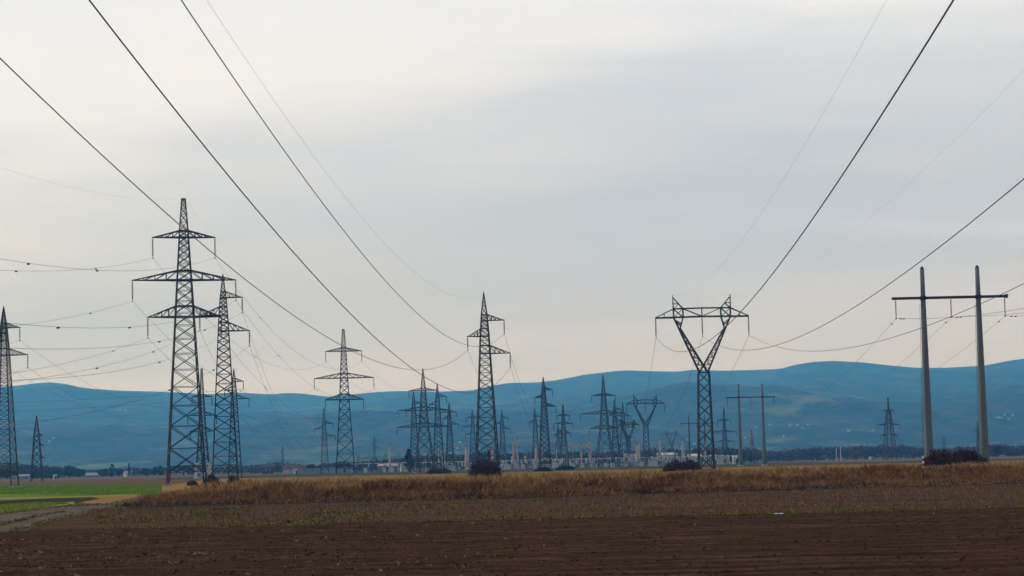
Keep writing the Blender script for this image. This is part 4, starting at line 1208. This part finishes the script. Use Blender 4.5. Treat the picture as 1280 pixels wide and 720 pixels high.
TR = 'transformers of the substation'
tfirst = None
for px, Y in ((505, 1010), (561, 1000), (630, 1010), (692, 1005), (743, 1015), (819, 1010), (836, 1020), (900, 1030)):
    if tfirst is None:
        root = empty('transformer', (0, 0, 0))
        MB().box(-1.7, 1.7, -1.1, 1.1, .3, 2.7).build('tank', M['cabinet'], root)
        MB().box(-1.9, 1.9, -1.3, 1.3, 0, .3).build('plinth', M['concrete'], root)
        m_ = MB()
        for i in range(8): m_.box(1.75 + i * .16, 1.81 + i * .16, -.9, .9, .6, 2.5)
        m_.build('radiator', M['bluegrey'], root)
        m_ = MB(); m_.tube([(-1.4, .6, 3.4), (1.2, .6, 3.4)], .38, 12); m_.bar((-1, .6, 2.7), (-1, .6, 3.1), .15); m_.bar((.8, .6, 2.7), (.8, .6, 3.1), .15); m_.build('conservator', M['cabinet'], root)
        for x in (-1.1, 0, 1.1):
            q = MB(); pr = []
            for j in range(6): pr += [(2.7 + j * .24, .11), (2.78 + j * .24, .22), (2.88 + j * .24, .11)]
            q.lathe(pr, (x, -.4, 0), 8); q.build('bushing', M['porcelain'], root)
        tfirst = c = root
    else: c = copy_tree(tfirst)
    c.location = (xat(px, Y), Y, 0); c.rotation_euler.z = random.choice((0, .3, -.3))
    tag(c, 'pale grey power transformer with side radiator and three bushings in the substation', 'transformer', TR)

CB = 'white switch cabinets of the substation'; cf = None
for px in (457, 480, 490, 567, 626, 637, 646, 654, 668, 699, 715, 728, 757, 766, 803, 812, 847, 852, 858, 870, 873, 897):
    if cf is None:
        root = empty('switch_cabinet', (0, 0, 0))
        MB().box(-.7, .7, -.45, .45, .25, 2.2).build('body', M['white'], root); MB().box(-.8, .8, -.55, .55, 2.2, 2.35).build('roof', M['cabinet'], root)
        MB().box(-.62, -.03, -.49, -.44, .35, 2.1).build('door', M['cabinet'], root); MB().box(.03, .62, -.49, -.44, .35, 2.1).build('door', M['cabinet'], root)
        MB().box(-.75, .75, -.5, .5, 0, .25).build('plinth', M['concrete'], root)
        cf = c = root
    else: c = copy_tree(cf)
    Y = random.uniform(985, 1020); c.location = (xat(px, Y), Y, 0); c.rotation_euler.z = random.uniform(-.3, .3)
    tag(c, 'white two-door switch cabinet on a plinth in the front of the substation', 'cabinet', CB)

CBR = 'circuit breakers of the substation'; bf = None
for i in range(26):
    px = 560 + i * 13.4 + random.uniform(-4, 4); Y = 1000 + random.uniform(0, 25)
    if bf is None:
        root = empty('circuit_breaker', (0, 0, 0))
        m_ = MB()
        for x in (-1.3, 1.3): 
            m_.bar((x, 0, 0), (x, 0, 1.7), .2)
        m_.bar((-1.7, 0, 1.75), (1.7, 0, 1.75), .25); m_.bar((-1.3, 0, .2), (1.3, 0, 1.6), .08); m_.build('frame', M['bluegrey'], root)
        MB().box(-.35, .35, -.3, .1, .7, 1.6).build('drive_box', M['cabinet'], root)
        for x in (-1.5, 0, 1.5):
            q = MB(); pr = [(1.88, .14)]
            for j in range(8): pr += [(1.95 + j * .2, .12), (2.02 + j * .2, .22), (2.1 + j * .2, .12)]
            q.lathe(pr, (x, 0, 0), 8); q.build('pole_column', M['bluegrey'], root)
        bf = c = root
    else: c = copy_tree(bf)
    c.location = (xat(px, Y), Y, 0)
    tag(c, 'blue-grey circuit breaker with three insulator columns on a frame in the substation', 'circuit breaker', CBR)

house(789, 1100, 5.2, 5, 6.0, .35, 'white', 'white', 'white control building left part with a dark gap before the smaller V pylon', 0, 'control_building', True, 1)
house(796, 1098, 3.0, 5, 5.4, .35, 'white', 'white', 'narrow white control building beside two close pale masts', 0, 'control_building', True, 1)
house(783, 1096, 2.0, 4, 6.3, .3, 'white', 'white', 'slim white building left of the white control buildings', 0, 'control_building', True, 1)
house(502, 1080, 4, 5, 3.6, .35, 'wall_cream', 'cabinet', 'small cream relay building beside the left pylon cluster', 0, 'relay_building', True, 2)
house(684, 1085, 4.5, 5, 5.0, .35, 'wall_cream', 'cabinet', 'cream relay building behind the mid-distance one-sided pylon', 0, 'relay_building', True, 2)
house(488, 1130, 12, 6, 3.2, 1.0, 'bluegrey', 'gantry', 'long grey building behind the lone mast at the left of the yard', 0, 'relay_building', False, 4)
house(834, 1130, 7, 5, 5.6, 1.2, 'wall_cream', 'cabinet', 'pale building behind the tiny far V pylon', 0, 'relay_building', False, 2)
house(868, 1120, 6, 5, 4.6, 1.2, 'wall_cream', 'cabinet', 'pale building behind the far thin portal', 0, 'relay_building', False, 2)
house(918.5, 1090, 2.2, 3, 3.6, .8, 'white', 'wall_cream', 'small pale kiosk left of the small portal pylon', 0, 'kiosk', False, 0)
pf_ = None
for i in range(46):
    px = 446 + i * 10.0 + random.uniform(-4, 4); Y = random.uniform(1020, 1120)
    if pf_ is None:
        r = empty('yard_post', (0, 0, 0)); MB().tube([(0, 0, -.2), (0, 0, 7.4)], [.2, .13], 8).build('shaft', M['steel_light'], r)
        MB().box(-.9, .9, -.07, .07, 6.6, 6.8).build('crossbar', M['steel_light'], r)
        q = MB()
        for x in (-.75, .75): q.lathe([(6.8, .1), (7.0, .17), (7.2, .1), (7.4, .17), (7.6, .08)], (x, 0, 0), 8)
        q.build('insulator', M['porcelain'], r); pf_ = c = r
    else: c = copy_tree(pf_)
    c.location = (xat(px, Y), Y, 0); c.scale.z = random.choice((.8, 1.0, 1.25)); c.rotation_euler.z = random.uniform(-.6, .6)
    tag(c, 'slim pale post with a short crossbar among the substation equipment', 'post', 'slim posts of the substation')
it_ = None
for i in range(56):
    px = 540 + i * 6.6 + random.uniform(-3, 3); Y = random.uniform(988, 1065)
    if it_ is None:
        r = empty('instrument_transformer', (0, 0, 0)); q = MB()
        q.bar((-.25, 0, 0), (-.2, 0, 2.1), .14); q.bar((.25, 0, 0), (.2, 0, 2.1), .14); q.box(-.4, .4, -.3, .3, 2.1, 2.3); q.build('stand', M['steel_mid'], r)
        q = MB(); pr = []
        for j in range(7): pr += [(2.3 + j * .24, .16), (2.38 + j * .24, .30), (2.48 + j * .24, .16)]
        q.lathe(pr, (0, 0, 0), 8); q.build('porcelain_column', M['white'], r)
        MB().lathe([(3.98, .2), (4.1, .42), (4.6, .42), (4.75, .15)], (0, 0, 0), 10).build('head', M['white_steel'], r); it_ = c = r
    else: c = copy_tree(it_)
    c.location = (xat(px, Y), Y, 0); c.scale.z = random.choice((.75, .9, 1.0, 1.3))
    tag(c, 'white porcelain instrument transformer on a thin stand in the substation', 'transformer', 'instrument transformers of the substation')
# perimeter fence of the yard
r = empty('yard_fence', (0, 975, 0)); tag(r, 'long thin wire mesh fence along the front of the substation', 'fence')
m_ = MB(); xs = np.arange(-72, 105, 3.0)
pst = MB().bar((0, 0, 0), (0, 0, 2.0), .06).build('post', M['steel_mid'], r); pst.location.x = xs[0]
for x in xs[1:]:
    c = pst.copy(); COL.objects.link(c); c.parent = r; c.location.x = x
for z in (.3, .9, 1.5, 1.95): m_.bar((-72, 0, z), (105, 0, z), .035)
m_.build('fence_wires', M['steel_mid'], r)

# ------------------------------------------------------------------ hills
RP = [(-400, 500), (-150, 492), (0, 484), (20, 482), (50, 478.5), (65, 477.8), (80, 479.5), (110, 485.5), (150, 488.3), (200, 489.5), (230, 491), (261, 493), (294, 490.5),
      (340, 493), (358, 491), (380, 492), (410, 496), (440, 493), (471, 490), (500, 488.7), (545, 489.5), (591, 488), (612, 482.5), (636, 478.5), (671, 478), (700, 474.5), (732, 468),
      (779, 462.8), (821, 464), (848, 464.6), (866, 461.8), (902, 463.4), (940, 462.5), (976, 461), (990, 456.7), (1015, 452.5), (1040, 451), (1080, 453), (1110, 456.5), (1145, 459.6),
      (1179, 459.8), (1232, 456.8), (1260, 451), (1280, 448.3), (1350, 440), (1500, 452), (1700, 470)]
LP = [(-400, 40), (0, 52), (120, 46), (250, 42), (400, 40), (520, 46), (640, 40), (720, 46), (800, 52), (860, 66), (930, 64), (1000, 62), (1060, 52), (1150, 50), (1210, 60), (1280, 66), (1400, 60), (1700, 50)]
azs, els = [], []
for px, py in RP:
    q = ray(px, py); azs.append(atan2(q[0], q[1])); els.append(q[2] / math.hypot(q[0], q[1]))
laz, lel = [], []
for px, up in LP:
    q = ray(px, hor(px)); laz.append(atan2(q[0], q[1])); lel.append(up / FPX)
NA, NR = 520, 190
A_ = np.linspace(azs[0], azs[-1], NA); RR = np.concatenate([np.linspace(3300, 7200, 95), np.linspace(7260, 12600, NR - 95)])
AG, RG = np.meshgrid(A_, RR)
E_ = np.interp(A_, azs, els)
kern = np.hanning(7); kern /= kern.sum(); E_ = np.convolve(np.pad(E_, 3, 'edge'), kern, 'valid')
EL = np.interp(A_, laz, lel)
HX, HY = RG * np.sin(AG), RG * np.cos(AG)
def fbm(x, y, s, o=5):
    t = 0; a = 1; n_ = 0
    for k in range(o):
        t = t + a * (1 - np.abs(2 * vnoise(x * s * 2 ** k + 13 * k + 500, y * s * 2 ** k + 7 * k + 500, 90 + k) - 1)); n_ += a; a *= .5
    return t / n_
sm = lambda t: np.clip(t, 0, 1) ** 2 * (3 - 2 * np.clip(t, 0, 1))
nz = fbm(HX, HY, 1 / 1900.0)
main = E_[None] * 10400 * sm((RG - 5000) / 5400) * (.55 + .45 * nz) * np.where(RG > 10400, 1 - .35 * sm((RG - 10400) / 2200), 1)
foot = EL[None] * 6100 * np.exp(-((RG - 6100 - 700 * (nz - .5)) / 900) ** 2) * (.6 + .5 * nz)
roll_ = 75 * fbm(HX + 900, HY, 1 / 700.0, 4) * sm((RG - 3600) / 1800)
HZ = np.maximum(main, foot) * .75 + (main + foot) * .25 + roll_
mx = (HZ / RG).max(0)
blend = sm((RG - 6500) / 2500)
HZ = HZ * (1 + (E_ / mx - 1)[None] * blend)
cap = (E_[None] * RG)
HZ = np.minimum(HZ, cap)
HZ += HC * sm((RG - 6500) / 2500)
HZ[0] = -20
V = np.stack([HX, HY, HZ], -1).reshape(-1, 3)
ii = (np.arange(NR - 1)[:, None] * NA + np.arange(NA - 1)[None, :]).ravel()
hl = mesh_np('hills', V, np.stack([ii, ii + 1, ii + NA + 1, ii + NA], -1), M['ground'])
hl.data.polygons.foreach_set('use_smooth', [True] * len(hl.data.polygons)); hl['kind'] = 'structure'
def hillmat():
    mt, nt, b = nodes_of('forested_hillside')
    n1 = noise(nt, .0019, 5, .55, mapping(nt, (1, .8, 2)))
    n2 = noise(nt, .006, 4, .6, mapping(nt, (1, .6, 1)))
    n3 = noise(nt, .012, 7, .68, mapping(nt, (1, .5, 1.5)))
    sepo = nt.nodes.new('ShaderNodeSeparateXYZ'); tc = nt.nodes.new('ShaderNodeTexCoord'); nt.links.new(tc.outputs['Object'], sepo.inputs[0])
    hgt = mathn(nt, 'MULTIPLY', sepo.outputs['Z'], -.0003)
    f = mathn(nt, 'ADD', mathn(nt, 'ADD', mathn(nt, 'MULTIPLY', n1, .55), mathn(nt, 'MULTIPLY', n2, .45)), hgt)
    mask = ramp(nt, f, [(.505, (0, 0, 0)), (.55, (1, 1, 1))])
    forest = ramp(nt, n3, [(.32, (.003, .007, .006)), (.5, (.018, .026, .017)), (.66, (.07, .062, .036))])
    mead = ramp(nt, n2, [(.3, (.02, .036, .014)), (.5, (.05, .075, .026)), (.7, (.13, .145, .065))])
    nt.links.new(mixc(nt, mask, forest, mead), b.inputs['Base Color']); b.inputs['Roughness'].default_value = .95
    b.inputs['Specular IOR Level'].default_value = .05
    bump(nt, b, n3, .9, 22.0)
    return mt
hl.data.materials[0] = hillmat()

def hill_hit(px, py):
    q = ray(px, py); az = atan2(q[0], q[1]); e = q[2] / math.hypot(q[0], q[1]); j = int(np.clip(np.searchsorted(A_, az), 0, NA - 1))
    for i in range(1, NR):
        if HZ[i, j] - HC >= e * RR[i]: return np.array([RR[i] * sin(az), RR[i] * cos(az), HZ[i, j]])
    return None
hf = None; HV = 'white houses scattered over the hills'
hs = [(1249, 525), (1252, 524), (1256, 522.5), (1261, 525), (1266, 523), (1246, 524),
      (1060, 541.5), (1062, 541), (1091, 540), (988, 534.5), (997, 534), (1010, 533), (945, 537), (932, 548), (962, 533.5), (905, 545),
      (560, 555), (567, 560), (497, 521), (599, 563), (868, 556), (62, 553), (67, 552.5), (150, 513), (157, 514), (980, 546), (1003, 536.5), (575, 556), (572, 562), (845, 556), (860, 551)]
for px, py in hs:
    q = hill_hit(px, py)
    if q is None: continue
    if hf is None:
        root = empty('hill_house', (0, 0, 0))
        MB().box(-2.2, 2.2, -2, 2, -3, 2.6).build('wall', M['wall_cream'], root)
        MB().add([(-2.5, -2.4, 2.5), (2.5, -2.4, 2.5), (2.5, 0, 4.2), (-2.5, 0, 4.2), (2.5, 2.4, 2.5), (-2.5, 2.4, 2.5)], [(0, 1, 2, 3), (3, 2, 4, 5), (0, 3, 5), (1, 4, 2), (0, 5, 4, 1)]).build('roof', M['roof_grey'], root)
        hf = c = root
    else: c = copy_tree(hf)
    c.location = q; c.rotation_euler.z = random.uniform(-.6, .6)
    tag(c, 'tiny pale house on the blue hillside', 'house', HV)

# ------------------------------------------------------------------ haze
bx = MB().box(-9500, 9500, -350, 13500, -22, 900)
hz = bx.build('haze', M['ground']); hz['kind'] = 'stuff'; tag(hz, 'blue haze lying in front of the hills', 'haze')
mt = bpy.data.materials.new('blue_air'); mt.use_nodes = True; nt = mt.node_tree; nt.nodes.clear()
out = nt.nodes.new('ShaderNodeOutputMaterial'); pv = nt.nodes.new('ShaderNodeVolumePrincipled')
pv.inputs['Color'].default_value = (.08, .42, 1.0, 1); pv.inputs['Density'].default_value = 1.55e-4
pv.inputs['Anisotropy'].default_value = .65; pv.inputs['Absorption Color'].default_value = (1, 1, 1, 1)
nt.links.new(pv.outputs[0], out.inputs['Volume']); hz.data.materials[0] = mt

# ------------------------------------------------------------------ sky and light
SUN_AZ, SUN_EL = R_(-72), R_(26)
w = bpy.data.worlds.new('World'); sc.world = w; w.use_nodes = True; nt = w.node_tree; nt.nodes.clear()
out = nt.nodes.new('ShaderNodeOutputWorld'); sky = nt.nodes.new('ShaderNodeTexSky'); sky.sky_type = 'NISHITA'; sky.sun_disc = False
sky.sun_elevation = SUN_EL; sky.sun_rotation = SUN_AZ; sky.air_density = 1.2; sky.dust_density = 2
b1 = nt.nodes.new('ShaderNodeBackground'); b1.inputs[1].default_value = .08; nt.links.new(sky.outputs[0], b1.inputs[0])
tc = nt.nodes.new('ShaderNodeTexCoord'); sp = nt.nodes.new('ShaderNodeSeparateXYZ'); nt.links.new(tc.outputs['Generated'], sp.inputs[0])
def dirmap(scale, loc=(0, 0, 0)):
    mp = nt.nodes.new('ShaderNodeMapping'); mp.inputs['Scale'].default_value = scale; mp.inputs['Location'].default_value = loc
    nt.links.new(tc.outputs['Generated'], mp.inputs[0]); return mp.outputs[0]
nA = noise(nt, 1.0, 5, .5, dirmap((3.2, 3.2, 15), (2.3, 0, .6)), .3)
nB = noise(nt, 1.0, 5, .55, dirmap((7, 7, 55), (5, 1, 3)), .4)
nC = noise(nt, 1.0, 3, .5, dirmap((2.2, 1.0, 5), (1.5, 0, 4)))
zz = mathn(nt, 'ADD', sp.outputs['Z'], mathn(nt, 'ADD', mathn(nt, 'MULTIPLY', mathn(nt, 'SUBTRACT', nA, .5), .10), mathn(nt, 'MULTIPLY', mathn(nt, 'SUBTRACT', nB, .5), .085)))
zz = mathn(nt, 'ADD', zz, mathn(nt, 'MULTIPLY', sp.outputs['X'], -.12))
base = ramp(nt, zz, [(0.0, (.72, .86, 1.34)), (.045, (.79, .90, 1.28)), (.072, (.68, .77, 1.04)), (.105, (.63, .71, .90)), (.15, (.75, .82, .96)), (.20, (.95, 1.01, 1.14)), (.5, (.78, .80, .81)), (1.0, (.66, .70, .74))])
tone = ramp(nt, nC, [(.32, (.86, .88, .93)), (.62, (1.06, 1.05, 1.02))])
cl = mixc(nt, 1.0, base, tone, 'MULTIPLY')
back = ramp(nt, mathn(nt, 'ADD', mathn(nt, 'MULTIPLY', sp.outputs['Y'], .5), .5), [(.15, (.50, .54, .60)), (.75, (1, 1, 1))])
cl = mixc(nt, 1.0, cl, back, 'MULTIPLY')
b2 = nt.nodes.new('ShaderNodeBackground'); b2.inputs[1].default_value = 1.0; nt.links.new(cl, b2.inputs[0])
mx_ = nt.nodes.new('ShaderNodeMixShader'); mx_.inputs[0].default_value = .93
nt.links.new(b1.outputs[0], mx_.inputs[1]); nt.links.new(b2.outputs[0], mx_.inputs[2]); nt.links.new(mx_.outputs[0], out.inputs[0])

sl = bpy.data.lights.new('sun', 'SUN'); sl.energy = 1.5; sl.angle = R_(10); sl.color = (1, .96, .90)
so = bpy.data.objects.new('sun', sl); COL.objects.link(so)
dv = Vector((sin(SUN_AZ) * cos(SUN_EL), cos(SUN_AZ) * cos(SUN_EL), sin(SUN_EL)))
so.rotation_euler = dv.to_track_quat('Z', 'Y').to_euler(); so.location = (-50, 50, 80)

sc.view_settings.view_transform = 'Standard'; sc.view_settings.look = 'None'; sc.view_settings.exposure = 0.0; sc.view_settings.gamma = 1
sc.view_settings.use_curve_mapping = False
cy = sc.cycles; cy.use_denoising = True; cy.max_bounces = 5; cy.volume_bounces = 1; cy.diffuse_bounces = 2
